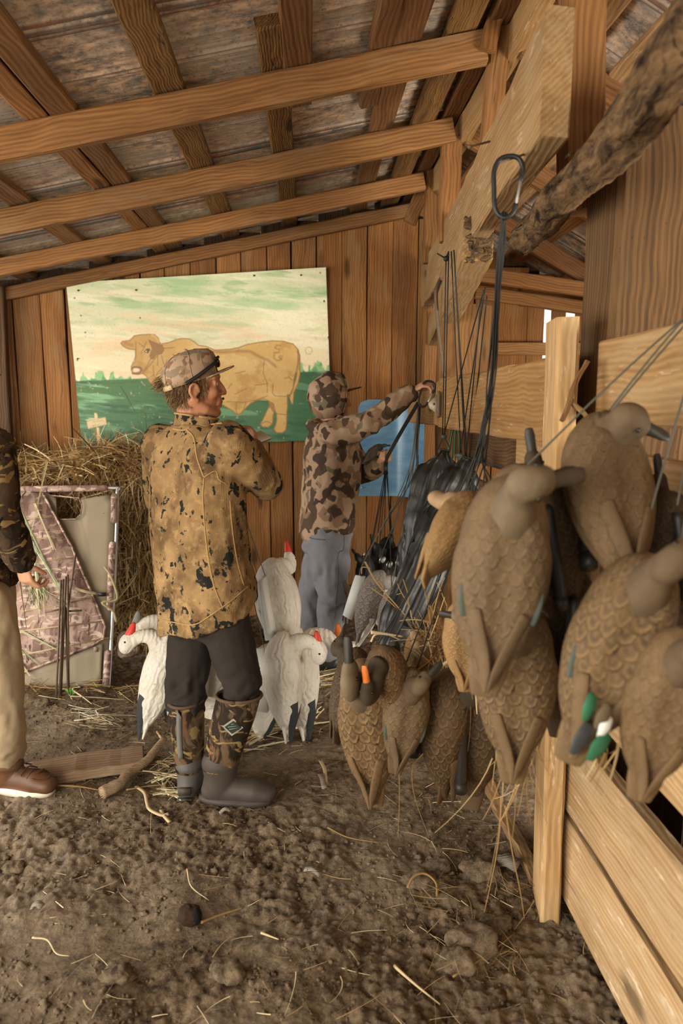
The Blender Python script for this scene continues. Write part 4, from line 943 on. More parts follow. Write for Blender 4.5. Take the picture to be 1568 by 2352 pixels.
    for z, k, sh_ in ((-.012, 1.0, 0), (.02, 1.005, 0), (.05, .97, .004), (.075, .87, .010), (.093, .68, .016), (.103, .42, .018), (.107, .12, .018)):
        rr.append([Tc(.110 * k * math.cos(a) + sh_ + (.010 if math.cos(a) > .3 and .03 < z < .1 else 0) * math.cos(a), .086 * k * math.sin(a), z) for a in [2 * pi * i / 32 for i in range(32)]])
    mb.loft(rr, False); mb.f.append(tuple(range(6 * 32, 7 * 32))); me = mb.mesh('cap', OR); cap = put('cap', me, M_CAP, root); cap.modifiers.new('thick', 'SOLIDIFY').thickness = .003
    part(root, 'cap_button', MB().ball(Tc(.016, 0, .109), (.009, .009, .006)), M_CAP, None, cap)
    mb = MB(); rr = []
    for u in np.linspace(0, 1, 9):
        row = []
        for s_ in np.linspace(-1, 1, 15): row.append(Tc(.098 * math.sqrt(max(0, 1 - (s_ * .86) ** 2)) + .078 * u * math.sqrt(max(0, 1 - abs(s_) ** 3.0)), .078 * s_, -.006 + .012 * u - .014 * s_ * s_ - .006 * u * u))
        rr.append(row)
    mb.loft(rr, False, False); o = part(root, 'cap_brim', mb, M_CAP, (.62, .55, .48), cap); o.modifiers.new('thick', 'SOLIDIFY').thickness = .005
    for k in range(6):
        a = pi / 6 + k * pi / 3; part(root, 'cap_seam', MB().tube([Tc(.1115 * q * math.cos(a) + s_, .0875 * q * math.sin(a), z) for z, q, s_ in ((-.01, 1, 0), (.02, 1.005, 0), (.05, .97, .004), (.075, .87, .012), (.094, .68, .016), (.106, .3, .018))], .0013, 5), M_CAP, (.75, .72, .68), cap)
    part(root, 'cap_strap', MB().ribbon([Tc(.113 * math.cos(a), .089 * math.sin(a), -.008) for a in np.linspace(pi - .75, pi + .75, 12)], .018, CRt @ Vector((1, 0, 0)), .003), plain('cap_strap', '#c9ab84', .7), None, cap)
    # hair: close shell plus strands, tuft through the strap gap
    n = 2600; rg = np.random.default_rng(5); a = rg.uniform(-2.25, 2.25, n) + pi; z = rg.uniform(-.072, .03, n); keep = (np.abs(a - pi) < 1.55) | (z > -.04)
    a, z = a[keep], z[keep]; n = len(a); k = np.sqrt(np.clip(1 - ((z - .03) / .135) ** 2, .05, 1)); pl = np.stack([-.014 + .100 * k * np.cos(a), .077 * k * np.sin(a), z], 1); nl = unit(np.stack([np.cos(a), np.sin(a), 0 * a], 1)); dl = unit(nl * .35 + np.stack([-.25 + 0 * a, rg.normal(0, .15, n), -np.ones(n) + rg.normal(0, .2, n)], 1))
    HM = np.array(HR); p0 = pl @ HM.T + np.array(hc); d0 = dl @ HM.T
    tf = 420; pt = np.array(Tc(-.108, 0, .018)) + rg.normal(0, 1, (tf, 3)) * np.array((.012, .014, .012)); dt = unit(np.array(CRt @ Vector((-1, 0, -.25)))[None] + rg.normal(0, .35, (tf, 3)))
    p0 = np.concatenate([p0, pt]); d0 = np.concatenate([d0, dt]); L = np.concatenate([rg.uniform(.011, .024, n), rg.uniform(.015, .034, tf)])
    hr = put('hair', strands(len(p0), p0, d0, L, .0016, rg.normal(0, .12, (len(p0), 3)) - np.array((0, 0, .15)), 3, ['#6e5436', '#8a6b45', '#553f28', '#9b7c52'], 'hair', OR), M_HAIR, root); tag(hr, None, None, None, 'stuff')
    mb = MB(); rr = []
    for z in (-.088, -.07, -.04, -.01, .03):
        k = math.sqrt(1 - ((z - .03) / .135) ** 2) if z < .1 else 1; w = 1.5 if z < -.05 else 1.95; rr.append([hc + HR @ Vector((-.014 + .1 * k * math.cos(a), .077 * k * math.sin(a), z)) for a in np.linspace(pi - w, pi + w, 22)])
    mb.loft(rr, False, False); part(root, 'hair_shell', mb, plain('hair_base', '#5a4229', .8, 0, .2, .3, 120, .4))
    mb = MB(); mb.limb([hc + HR @ Vector((.098, -.024, -.054)), hc + HR @ Vector((.106, 0, -.051)), hc + HR @ Vector((.098, .024, -.054))], [.004, .0055, .004], 8); part(root, 'moustache', mb, plain('moustache', '#6b4c30', .8))
    # sunglasses pushed up on the cap
    sg = thing('sunglasses', 'black sunglasses perched on the camo cap above the brim', 'sunglasses', Tc(.105, 0, .03))
    mb = MB()
    for q in (-1, 1): part(sg, 'temple_arm', MB().limb(spline([Tc(.105, q * .068, .034), Tc(.07, q * .089, .022), Tc(.02, q * .094, .004), Tc(-.03, q * .092, -.010)], 12), [(.0045, .007)] * 12, 8), M_BLK)
    for q in (-1, 1): part(sg, 'lens', MB().ball(Tc(.113, q * .034, .034), (.010, .034, .021), CRt, 16, 10), plain('dark_lens', '#0d0d0e', .08, 0, .6))
    part(sg, 'frame_bridge', MB().limb(spline([Tc(.108, -.068, .046), Tc(.124, -.03, .052), Tc(.126, 0, .048), Tc(.124, .03, .052), Tc(.108, .068, .046)], 14), [.0045] * 14, 8), M_BLK)
    # notebook in the hands
    nb = thing('notebook', 'thin open notebook held in the hands of the man in the tan camo jacket', 'notebook', P(593, 1022, 3.0)); a, b = P(566, 1032, 2.97), P(622, 1009, 3.0); u = (b - a); v = Vector((-.35, .9, .15)).normalized() * .15
    pg = lambda h, e=0: [a + Vector((0, 0, h)), b + Vector((0, 0, h)), b + v + Vector((0, 0, h)), a + v + Vector((0, 0, h))]
    part(nb, 'cover', MB().loft([pg(0), pg(.004)]), plain('rust_cover', '#8a4f2e', .6)); part(nb, 'pages', MB().loft([pg(.0042), pg(.010)]), plain('paper_pages', '#e6dccb', .8)); part(nb, 'spine_binding', MB().tube([a + Vector((0, 0, .006)), a + v + Vector((0, 0, .006))], .005, 8), M_BLK)
    return root


build_man()


# ---------------------------------------------------------------- the hooded person hanging decoys
def build_hooded():
    root = thing('person', 'person in hooded brown duck camouflage and grey sweatpants, hooking decoy cords on the gate board', 'person', (.0, 4.0, 0)); OR = root.location
    f = Vector((.97, .22, 0)); Y0 = 4.02; HR, hc = head_frame(P(762, 918, Y0), f, -.05); nk = P(757, 965, Y0)
    shR, elR, wrR = P(765, 1000, 3.86), P(852, 968, 3.78), P(938, 905, 3.80); shL, elL, wrL = P(772, 1000, 4.17), P(838, 1090, 4.12), P(868, 1070, 3.96)
    hpR, knR, anR = P(752, 1235, 3.92), P(766, 1365, 3.88), P(752, 1498, 3.92); hpL, knL, anL = P(742, 1235, 4.10), P(722, 1360, 4.12), P(712, 1475, 4.16)
    mb = MB(); head(mb, HR, hc, .97); mb.limb([hc + HR @ Vector((-.02, 0, -.05)), nk, P(758, 995, Y0)], [.052, .054, .07])
    torso(mb, [(P(758, 985, Y0), f, .08, .06), (P(760, 1000, Y0), f, .15, .085), (P(762, 1080, Y0), f, .15, .11), (P(756, 1180, Y0), f, .14, .11), (P(750, 1240, Y0), f, .14, .11)])
    for a in ((shR, elR, wrR), (shL, elL, wrL)): arm_body(mb, *a, .9)
    for a in ((hpR, knR, anR), (hpL, knL, anL)): leg_body(mb, *a, .95)
    hand(mb, wrR + Vector((.012, 0, .01)), P(972, 884, 3.78) - wrR, Vector((.35, .2, -.9)), 1, (.75, .8, .85, .9), 1.0, .5); hand(mb, wrL, P(886, 1052, 3.90) - wrL, Vector((-.25, .8, .3)), -1, (1.35, 1.4, 1.4, 1.45), 1.0, .9)
    put('body', fuse(mb, .005, 2, OR), M_SKIN2, root)
    for q in (-1, 1): part(root, 'eye', MB().ball(hc + HR @ Vector((.072, q * .032, .007)), .012), plain('eye_white2', '#d9cfc4', .25, 0, .5))
    mb = MB(); hem = dict(tilt=.02, tl=.0)
    torso(mb, [(P(749, 1222, Y0), f, .20, .158, dict(tilt=.03)), (P(752, 1180, Y0), f, .195, .155), (P(760, 1110, Y0), f, .195, .158), (P(763, 1050, Y0), f, .20, .16), (P(762, 1010, Y0), f, .19, .14), (P(759, 988, Y0), f, .15, .115), (P(757, 972, Y0), f, .09, .095)], 36)
    for (a, b, c) in ((shR, elR, wrR), (shL, elL, wrL)): mb.limb([a, a.lerp(b, .4), b, b.lerp(c, .5), c], [.088, .082, .070, .062, .050])
    mb.limb(spline([P(716, 975, 4.0), P(740, 985, 3.90), P(775, 985, 3.90), P(800, 975, 4.0), P(775, 968, 4.15), P(735, 966, 4.12), P(716, 975, 4.0)], 20), [.03] * 20, 10)
    me = fuse(mb, .011, 4, OR); folds(me, .015, 7, 43, .8); folds(me, .007, 16, 48, .8); put('jacket', me, M_HOODIE, root)
    # hood: shell open at the face
    mb = MB(); rr = []; hcc = hc + HR @ Vector((-.018, 0, .006))
    for i in range(15):
        t = i / 14; a = pi - t * (pi - .95); x = .125 * math.cos(a); k = math.sin(a) if a > pi / 2 else 1 - .10 * ((pi / 2 - a) / .6) ** 2
        rr.append([hcc + HR @ Vector((x, (.112 + .012 * math.cos(2 * q)) * k * math.cos(q), .138 * k * math.sin(q) + (.012 if t < .5 else .012 + .01 * (t - .5)))) for q in [2 * pi * j / 30 for j in range(30)]])
    mb.loft(rr[1:], False); mb.f.append(tuple(range(30))); me = mb.mesh('hood', OR); folds(me, .012, 10, 77); hd = put('hood', me, M_HOODIE, root); hd.modifiers.new('thick', 'SOLIDIFY').thickness = .006
    part(root, 'hood_edge', MB().tube(rr[-1] + [rr[-1][0]], .006, 8), M_HOODIE, (.6, .55, .5), hd)
    mb = MB(); rr = []
    for u in np.linspace(0, 1, 7): rr.append([hc + HR @ Vector((.085 * math.sqrt(max(0, 1 - (s_ * .8) ** 2)) + .088 * u * math.sqrt(max(0, 1 - abs(s_) ** 3)), .072 * s_, .060 + .022 * u - .026 * s_ * s_)) for s_ in np.linspace(-1, 1, 13)])
    mb.loft(rr, False, False); o = part(root, 'cap_brim', mb, plain('brown_brim', '#4c3b2e', .8)); o.modifiers.new('thick', 'SOLIDIFY').thickness = .004
    mb = MB(); torso(mb, [(P(750, 1190, Y0), f, .16, .128), (P(748, 1230, Y0), f, .168, .14), (P(748, 1262, Y0), f, .15, .13)], 28)
    for (a, b, c) in ((hpR, knR, anR), (hpL, knL, anL)): mb.limb([a, a.lerp(b, .5), b, b.lerp(c, .5), b.lerp(c, .97)], [.108, .104, .090, .080, .062])
    me = fuse(mb, .011, 4, OR); folds(me, .030, 5, 61, .5); folds(me, .009, 13, 66, 1); put('sweatpants', me, M_SWEAT, root); s2 = Surf(me, OR)
    q = s2.line([(790, 1232), (788, 1262), (776, 1275), (774, 1340), (768, 1420)], 20, .001)
    if len(q) > 4: part(root, 'side_seam', MB().tube(q, .003, 6), plain('seam_dark', '#5d5c62', .9))
    q = s2.line([(704, 1232), (722, 1238), (748, 1240)], 10, .001)
    if len(q) > 3: part(root, 'pocket_edge', MB().tube(q, .003, 6), plain('seam_dark2', '#55545a', .9))
    for kn, an in ((knR, anR), (knL, anL)): boot_lower(root, 'boot', an, f, .29, M_BLK, .047, z0=float(ground_z([an.x], [an.y])[0]) - .004)


build_hooded()


# ---------------------------------------------------------------- the person at the edge of the picture
def build_third():
    root = thing('person', 'person in dark reed camouflage sleeve, khaki trousers and brown leather boot beside the blind panel', 'person', (-1.35, 2.72, 0)); OR = root.location
    f = Vector((.93, -.22, 0)); Y0 = 2.82; HR, hc = head_frame(P(-100, 880, Y0), (.8, .6, 0), .0); nk = P(-92, 960, Y0)
    shR, elR, wrR = P(-20, 1030, 2.62), P(-2, 1175, 2.60), P(46, 1285, 2.68); shL, elL, wrL = P(-110, 1025, 3.0), P(-110, 1180, 3.04), P(-60, 1290, 2.98)
    hpR, knR, anR = P(-28, 1390, 2.72), P(-2, 1570, 2.66), P(14, 1738, 2.71); hpL, knL, anL = P(-85, 1390, 2.92), P(-105, 1570, 2.9), P(-140, 1722, 2.95)
    mb = MB(); head(mb, HR, hc); mb.limb([hc + HR @ Vector((-.022, 0, -.05)), nk, P(-88, 1010, Y0)], [.056, .058, .075])
    torso(mb, [(P(-90, 1000, Y0), f, .08, .06), (P(-80, 1030, Y0), f, .16, .09), (P(-66, 1130, Y0), f, .16, .11), (P(-62, 1270, Y0), f, .15, .11), (P(-58, 1400, Y0), f, .15, .11)])
    for a in ((shR, elR, wrR), (shL, elL, wrL)): arm_body(mb, *a)
    for a in ((hpR, knR, anR), (hpL, knL, anL)): leg_body(mb, *a)
    hand(mb, wrR + Vector((0, 0, -.01)), Vector((.22, .05, -1)), Vector((.5, .8, 0)), 1, (.8, .9, .95, 1.0), 1.0, .8); hand(mb, wrL, Vector((.2, 0, -1)), Vector((.2, -1, 0)), -1, (.5, .6, .7, .8), 1.0, .4)
    put('body', fuse(mb, .0052, 2, OR), M_SKIN2, root)
    mb = MB(); torso(mb, [(P(-58, 1352, Y0), f, .20, .145), (P(-60, 1250, Y0), f, .195, .142), (P(-64, 1130, Y0), f, .195, .14), (P(-72, 1050, Y0), f, .195, .13), (P(-82, 1015, Y0), f, .15, .10), (P(-90, 985, Y0), f, .075, .075)], 30)
    for (a, b, c) in ((shR, elR, wrR), (shL, elL, wrL)): mb.limb([a, a.lerp(b, .4), b, b.lerp(c, .6), c], [.085, .080, .070, .064, .056])
    me = fuse(mb, .011, 4, OR); folds(me, .012, 8, 90, .7); folds(me, .006, 17, 92); put('jacket', me, M_REAL, root)
    mb = MB(); torso(mb, [(P(-58, 1330, Y0), f, .165, .125), (P(-56, 1400, Y0), f, .17, .13), (P(-56, 1440, Y0), f, .15, .12)], 26)
    for (a, b, c) in ((hpR, knR, anR), (hpL, knL, anL)): mb.limb([a, a.lerp(b, .5), b, b.lerp(c, .45), b.lerp(c, .93)], [.10, .098, .088, .080, .078])
    me = fuse(mb, .011, 4, OR); folds(me, .014, 8, 31, .5); folds(me, .010, 15, 37, 1.3, where=lambda v: np.clip((.55 - v[:, 2]) * 3, .1, 1)); put('trousers', me, M_KHAKI, root)
    brown = plain('oiled_brown_leather', '#5f402a', .5, 0, .4, .25, 18, .12); white = plain('cream_sole', '#ddd2be', .7)
    for an, td in ((anR, Vector((1, -.25, 0))), (anL, Vector((1, .1, 0)))):
        z0 = float(ground_z([an.x], [an.y])[0]) - .002; b = boot_lower(root, 'leather_boot', Vector((an.x, an.y, .10)), td, .295, brown, .048, z0=z0, sole=white); t = td.normalized(); s = Vector((-t.y, t.x, 0)); base = Vector((an.x, an.y, z0))
        for k in range(4):
            c = base + t * (.065 + .026 * k) + Vector((0, 0, .118 - .010 * k)); part(root, 'bootlace', MB().tube(spline([c - s * .036 + Vector((0, 0, -.014)), c + Vector((0, 0, .006)) + t * .01, c + s * .036 + t * .024 + Vector((0, 0, -.016))], 8), .0026, 6), plain('dark_lace', '#3a2a20', .8), None, b)
            for q in (-1, 1): part(root, 'eyelet', MB().ball(c + s * q * .037 + Vector((0, 0, -.016)), .0035, None, 8, 6), RUST, None, b)
        part(root, 'toe_stitching', MB().tube([base + t * (.135 + .058 * math.cos(a)) + s * .040 * math.sin(a) + Vector((0, 0, .096 - .030 * math.cos(a) * .6 - .010 * abs(math.sin(a)))) for a in np.linspace(-1.5, 1.5, 14)], .003, 6), plain('dark_stitch', '#5a381f', .7), None, b)
    mb = MB(); rr = []
    for z, k in ((.0, 1), (.04, 1), (.075, .85), (.1, .5), (.107, .1)): rr.append([hc + HR @ Vector((-.012 + .11 * k * math.cos(a), .086 * k * math.sin(a), .03 + z)) for a in [2 * pi * i / 24 for i in range(24)]])
    mb.loft(rr); part(root, 'cap', mb, M_REAL)
    mb = MB(); rr = []
    for u in np.linspace(0, 1, 5): rr.append([hc + HR @ Vector((.09 * math.sqrt(max(0, 1 - (s_ * .85) ** 2)) + .075 * u * math.sqrt(max(0, 1 - abs(s_) ** 3)), .076 * s_, .036 - .016 * s_ * s_)) for s_ in np.linspace(-1, 1, 11)])
    mb.loft(rr, False, False); o = part(root, 'cap_brim', mb, M_REAL); o.modifiers.new('thick', 'SOLIDIFY').thickness = .004
    mb = MB(); rr = []
    for z in (-.07, -.04, 0, .035): rr.append([hc + HR @ Vector((-.014 + .101 * math.sqrt(1 - ((z - .03) / .135) ** 2) * math.cos(a), .078 * math.sqrt(1 - ((z - .03) / .135) ** 2) * math.sin(a), z)) for a in np.linspace(pi - 1.7, pi + 1.7, 20)])
    mb.loft(rr, False, False); part(root, 'hair', mb, plain('dark_hair', '#3d2d20', .8, 0, .2, .3, 120, .4))


build_third()
# ================================================================ DECOYS
def smooth(a, b, x): t = np.clip((x - a) / (b - a), 0, 1); return t * t * (3 - 2 * t)


def body_mesh(prof, nx=64, na=48, wing=(.09, -.17, .007), e=2.3):
    """lofted bird body along x with folded wings standing proud; UV: around, along"""
    pr = np.array(prof); o = np.argsort(pr[:, 0]); pr = pr[o]; s = np.linspace(0, 1, nx); x = pr[0, 0] + (pr[-1, 0] - pr[0, 0]) * (0.5 - 0.5 * np.cos(pi * s)) ** .9
    w, zt, zb = (np.interp(x, pr[:, 0], pr[:, k]) for k in (1, 2, 3)); ker = np.array((1, 2, 3, 2, 1)) / 9.
    for q in (w, zt, zb): q[2:-2] = np.convolve(q, ker, 'valid')
    V = []
    for i in range(nx):
        for j in range(na):
            a = 2 * pi * j / na; c, sn = math.cos(a), math.sin(a); zm = zb[i] + (zt[i] - zb[i]) * .42; y = w[i] * math.copysign(abs(c) ** (2 / e), c); z = zm + ((zt[i] - zm) if sn > 0 else (zm - zb[i])) * math.copysign(abs(sn) ** (2 / (e if sn > 0 else 2.8)), sn)
            th = abs(a - pi / 2) if a < 1.5 * pi else abs(a - 2.5 * pi); k = smooth(.16, .26, th) * (1 - smooth(1.42, 1.55, th)) * smooth(wing[1], wing[1] + .05, x[i]) * (1 - smooth(wing[0] - .04, wing[0], x[i] + .06 * (th - .8)))
            k2 = smooth(.55, .62, th) * k * (1 - smooth(-.02, .03, x[i])); d = wing[2] * (k + .45 * k2); V.append((x[i], y + c * d, z + max(sn, .15) * d))
    F = np.array([(i * na + j, (i + 1) * na + j, (i + 1) * na + (j + 1) % na, i * na + (j + 1) % na) for i in range(nx - 1) for j in range(na)]); V = np.array(V); n = len(V)
    V = np.concatenate([V, [[x[0] - .002, 0, (zt[0] + zb[0]) / 2], [x[-1] + .002, 0, (zt[-1] + zb[-1]) / 2]]])
    caps = np.array([(n, 0 + j, (j + 1) % na, n) for j in range(na)] + [(n + 1, (nx - 1) * na + (j + 1) % na, (nx - 1) * na + j, n + 1) for j in range(na)])
    me = bpy.data.meshes.new('bird_body'); me.from_pydata([tuple(v) for v in V], [], [tuple(f) for f in F] + [tuple(c[:3]) for c in caps]); me.polygons.foreach_set('use_smooth', [True] * len(me.polygons)); me.update()
    uv = me.uv_layers.new(name='UVMap'); U = []
    for p in me.polygons:
        js = [v % na for v in p.vertices]; wrap = max(js) - min(js) > na / 2
        for v, j in zip(p.vertices, js): U += [((j + na) if wrap and j < na / 2 else j) / na, float(V[v][0])]
    uv.data.foreach_set('uv', U); return me


def feather_mat(name, mid, dark, edge, nu=15, nv=34.0, amt=.8, dirt='#8d7454', dirtamt=.45, bump=.45, rough=.72):
    M = Mat(name, rough, 0, .25); s = M.xyz(M.uv()); u = M.math('MULTIPLY', s[0], nu); v = M.math('MULTIPLY', s[1], nv); row = M.math('FLOOR', v)
    uu = M.math('SUBTRACT', M.math('FRACT', M.math('ADD', u, M.math('MULTIPLY', row, .5))), .5); vv = M.math('SUBTRACT', v, row); o = M.obj(); wob = M.math('MULTIPLY', M.math('SUBTRACT', M.noise(o, 60, 2), .5), .5)
    t = M.math('ADD', M.math('SQRT', M.math('ADD', M.math('MULTIPLY', uu, M.math('MULTIPLY', uu, 1.7)), M.math('MULTIPLY', M.math('SUBTRACT', 1.0, vv), M.math('MULTIPLY', M.math('SUBTRACT', 1.0, vv), .55)))), wob)
    f = M.ramp(t, [(.0, C(mid)), (.26, C(dark)), (.44, C(mid)), (.56, C(edge)), (.66, C(dark)), (.9, C(mid))])
    col = M.mix(amt, C(mid), f); col = M.mix(M.math('MULTIPLY', M.step(M.noise(M.jit(o, 5), 11, 4, .65), .42, .64), dirtamt), col, C(dirt)); col = M.mix(M.math('MULTIPLY', M.step(M.noise(o, 95, 3, .6), .56, .68), .35), col, tuple(q * .5 for q in C(dark)))
    M.color(M.mix(1.0, col, M.tint(), 'MULTIPLY')); M.bump(M.ramp(t, [(0, .8), (.5, .5), (.62, 0.), (.7, .9), (1, .6)]), bump, .006); return M.m


def white_mat():
    M = Mat('white_goose_plastic', .6, 0, .3); v = M.obj(); col = M.mix(M.math('MULTIPLY', M.step(M.noise(M.jit(v, 7), 7, 5, .65), .45, .7), .55), C('#e2dbcd'), C('#b3a48c')); col = M.mix(M.math('MULTIPLY', M.step(M.noise(v, 70, 3), .64, .70), .4), col, C('#7a6a55')); M.color(col)
    a = M.wave(M.map(M.warp(v, 16, .06), (.35, 1, 1)), 14, 3, 3, 1.5, 'Z'); b = M.noise(M.map(v, (30, 90, 90)), 1, 3); M.bump(M.mix(.4, a, b), .5, .009); return M.m


M_HEN = feather_mat('hen_feather_paint', '#7a654b', '#463829', '#947852', 19, 40.0, .75); M_DRAB = feather_mat('drab_feather_paint', '#766149', '#564633', '#816a4f', 22, 44, .4)
M_DUSK = feather_mat('dark_feather_paint', '#54432f', '#2e251b', '#6e583d', 17, 40, .7, '#6b5539', .35); M_TANF = feather_mat('tan_feather_paint', '#a07e54', '#654b33', '#b2925f', 20, 46, .45, '#b5905f', .3)
M_GREYF = feather_mat('grey_goose_paint', '#8f857d', '#5d564f', '#aaa097', 16, 30, .6, '#9b8c7c', .35, .8); M_COOT = plain('coot_black', '#1d1b1a', .6, 0, .35, .3, 30, .2)
M_WHITE = white_mat(); M_HEADB = plain('olive_brown_head', '#5f4e3a', .75, 0, .2, .5, 22, .5); M_HEADG = plain('grey_brown_head', '#6b5c47', .75, 0, .2, .5, 22, .5); M_HEADD = plain('dark_head', '#3f3427', .75, 0, .2, .3, 40, .2); M_TANH = plain('tan_head', '#94795a', .75, 0, .2, .3, 40, .25)
M_BILLK = plain('dark_bill', '#2c2820', .5, 0, .35); M_BILLO = plain('orange_bill', '#c2692c', .45, 0, .4, .25, 90); M_BILLR = plain('red_bill', '#cf3b2a', .45, 0, .4, .12, 60); M_BILLG = plain('grey_bill', '#6f6d64', .5, 0, .35, .2, 60); M_BILLY = plain('yellow_bill', '#d98e2b', .45, 0, .4)
M_KEELK = plain('black_keel_plastic', '#262320', .5, 0, .4, .25, 60); M_KEELW = plain('white_keel_plastic', '#dfe0d8', .5, 0, .4, .1, 30); M_EYE = plain('black_eye', '#0c0b0a', .2, 0, .5); M_TEAL = plain('teal_wing_patch', '#474f45', .6, 0, .3, .3, 120); M_GRN = plain('green_wing_patch', '#2f6545', .6, 0, .3, .3, 60); M_BLKT = plain('black_wing_tip', '#3a3d3e', .6, 0, .3, .3, 90); M_STEEL = plain('bright_steel', '#b9b8b2', .3, .9, .5, .1, 60); M_LEAD = plain('dull_lead', '#8a8781', .5, .5, .4, .2, 60)

DUCK = [(-.210, .005, .028, .020), (-.19, .026, .030, .010), (-.155, .042, .037, -.010), (-.10, .068, .052, -.035), (-.04, .087, .063, -.050), (.02, .092, .069, -.056), (.08, .084, .067, -.052), (.12, .066, .058, -.040), (.145, .044, .044, -.022), (.158, .016, .028, .0)]
GOOSE = [(-.285, .006, .020, .008), (-.26, .03, .028, -.002), (-.21, .055, .045, -.030), (-.14, .085, .070, -.058), (-.05, .108, .088, -.078), (.03, .112, .092, -.082), (.10, .098, .085, -.072), (.15, .074, .070, -.05), (.185, .045, .048, -.022), (.2, .015, .028, .006)]
DUCKB, GOOSEB = body_mesh(DUCK), body_mesh(GOOSE, wing=(.12, -.24, .009)); _cache = {}


def bird_parts(goose, yaw, hx, hz, sleek=False):
    """head with neck, bill, eyes, keel, wing tips in the bird's own frame"""
    key = (goose, round(yaw, 2), hx, hz)
    if key in _cache: return _cache[key]
    R = Matrix.Rotation(yaw, 3, 'Z'); hd = MB()
    if goose:
        c = Vector((.085 + hx, 0, .20 + hz)); f = R @ Vector((1, 0, -.05)); hd.limb(spline([(.10, 0, .03), (.150, 0, .085), (.150, 0, .140), (.118, 0, .178), c], 12), [.062, .056, .048, .041, .036, .033, .031, .030, .030, .031, .032, .033], 18)
        hd.ball(c + f * .012, (.050, .033, .036), R, 18, 12); hd.ball(c + f * .042 + Vector((0, 0, -.004)), (.03, .024, .026), R); L = .055; b0 = c + f * .052 + Vector((0, 0, .0)); ws = [(.021, .024), (.018, .020), (.015, .015), (.010, .010)]
    else:
        c = Vector((.148 + hx, 0, .120 + hz)); f = R @ Vector((1, 0, -.08)); hd.limb(spline([(.085, 0, .03), (.115, 0, .065), c - Vector((.012, 0, .03)), c], 8), [.050, .046, .041, .036, .032, .030, .029, .029], 18)
        hd.ball(c + f * .008, (.042, .029, .032), R, 18, 12); hd.ball(c + f * .03 - Vector((0, 0, .007)), (.03, .026, .027), R); L = .062; b0 = c + f * .045 - Vector((0, 0, .004)); ws = [(.015, .015), (.0135, .010), (.0145, .0065), (.011, .004)]
    head_m = fuse(hd, .0045, 3); bill = MB().limb([b0, b0 + f * L * .35, b0 + f * L * .75, b0 + f * L], ws, 12, (0, 0, 1)).mesh('bill'); ey = []; sd = f.cross(Vector((0, 0, 1))).normalized(); k = .029 if not goose else .030
    for q in (-1, 1): ey.append(MB().ball(c + f * .022 + sd * q * (k if goose else .026) + Vector((0, 0, .008)), .005, None, 8, 6).mesh('eye'))
    kl = MB(); rgk = .13 if goose else .105
    if goose: kl.loft([[Vector((x, y * (.013 + .006 * t), -.07 - .065 * t)) for x, y in ((rgk * (1 - .12 * t), -1), (rgk * (1 - .12 * t), 1), (-rgk * 1.3 * (1 - .08 * t), 1), (-rgk * 1.3 * (1 - .08 * t), -1))] for t in (0, .5, 1)]); kl.box((-.03, 0, -.128), (.2, .012, .02))
    else: kl.loft([[Vector((x, y * .008, -.045 - .03 * t)) for x, y in ((rgk, -1), (rgk, 1), (-rgk, 1), (-rgk, -1))] for t in (0, 1)]); kl.limb([(rgk - .01, 0, -.084), (-rgk + .01, 0, -.084)], [.0165, .0165], 14); kl.tube([(-rgk + .01, 0, -.084), (-rgk - .018, 0, -.084)], .0185, 14)
    tl = MB()
    if not goose: tl.limb([(-.13, 0, .018), (-.18, 0, .016), (-.222, 0, .010)], [(.045, .012), (.040, .008), (.028, .005)], 16, (0, 0, 1))
    else: tl.limb([(-.18, 0, .0), (-.25, 0, .004), (-.305, 0, .004)], [(.055, .02), (.05, .012), (.034, .006)], 16, (0, 0, 1))
    wt = []
    for q in (-1, 1):
        w = MB()
        if goose: w.limb(spline([(-.10, q * .075, .058), (-.18, q * .052, .050), (-.245, q * .028, .035), (-.315, q * .012, .022)], 9), [(.026, .010)] * 4 + [(.022, .009), (.018, .008), (.015, .007), (.011, .005), (.006, .004)], 10, (0, q * .7, .7))
        else: w.limb(spline([(-.07, q * .05, .056), (-.12, q * .030, .052), (-.16, q * .014, .049), (-.205, q * .003 + .004, .046)], 9), [(.016, .006)] * 4 + [(.015, .005), (.013, .005), (.012, .004), (.008, .003), (.004, .003)], 10, (0, q * .5, .8))
        wt.append(w.mesh('wing_tip'))
    _cache[key] = (head_m, bill, ey, kl.mesh('keel'), wt, tl.mesh('tail')); return _cache[key]


def bare(me, mat, _c={}):
    k = (me.name, mat.name)
    if k not in _c: m = me.copy(); m.materials.clear(); m.materials.append(mat); _c[k] = m
    return _c[k]


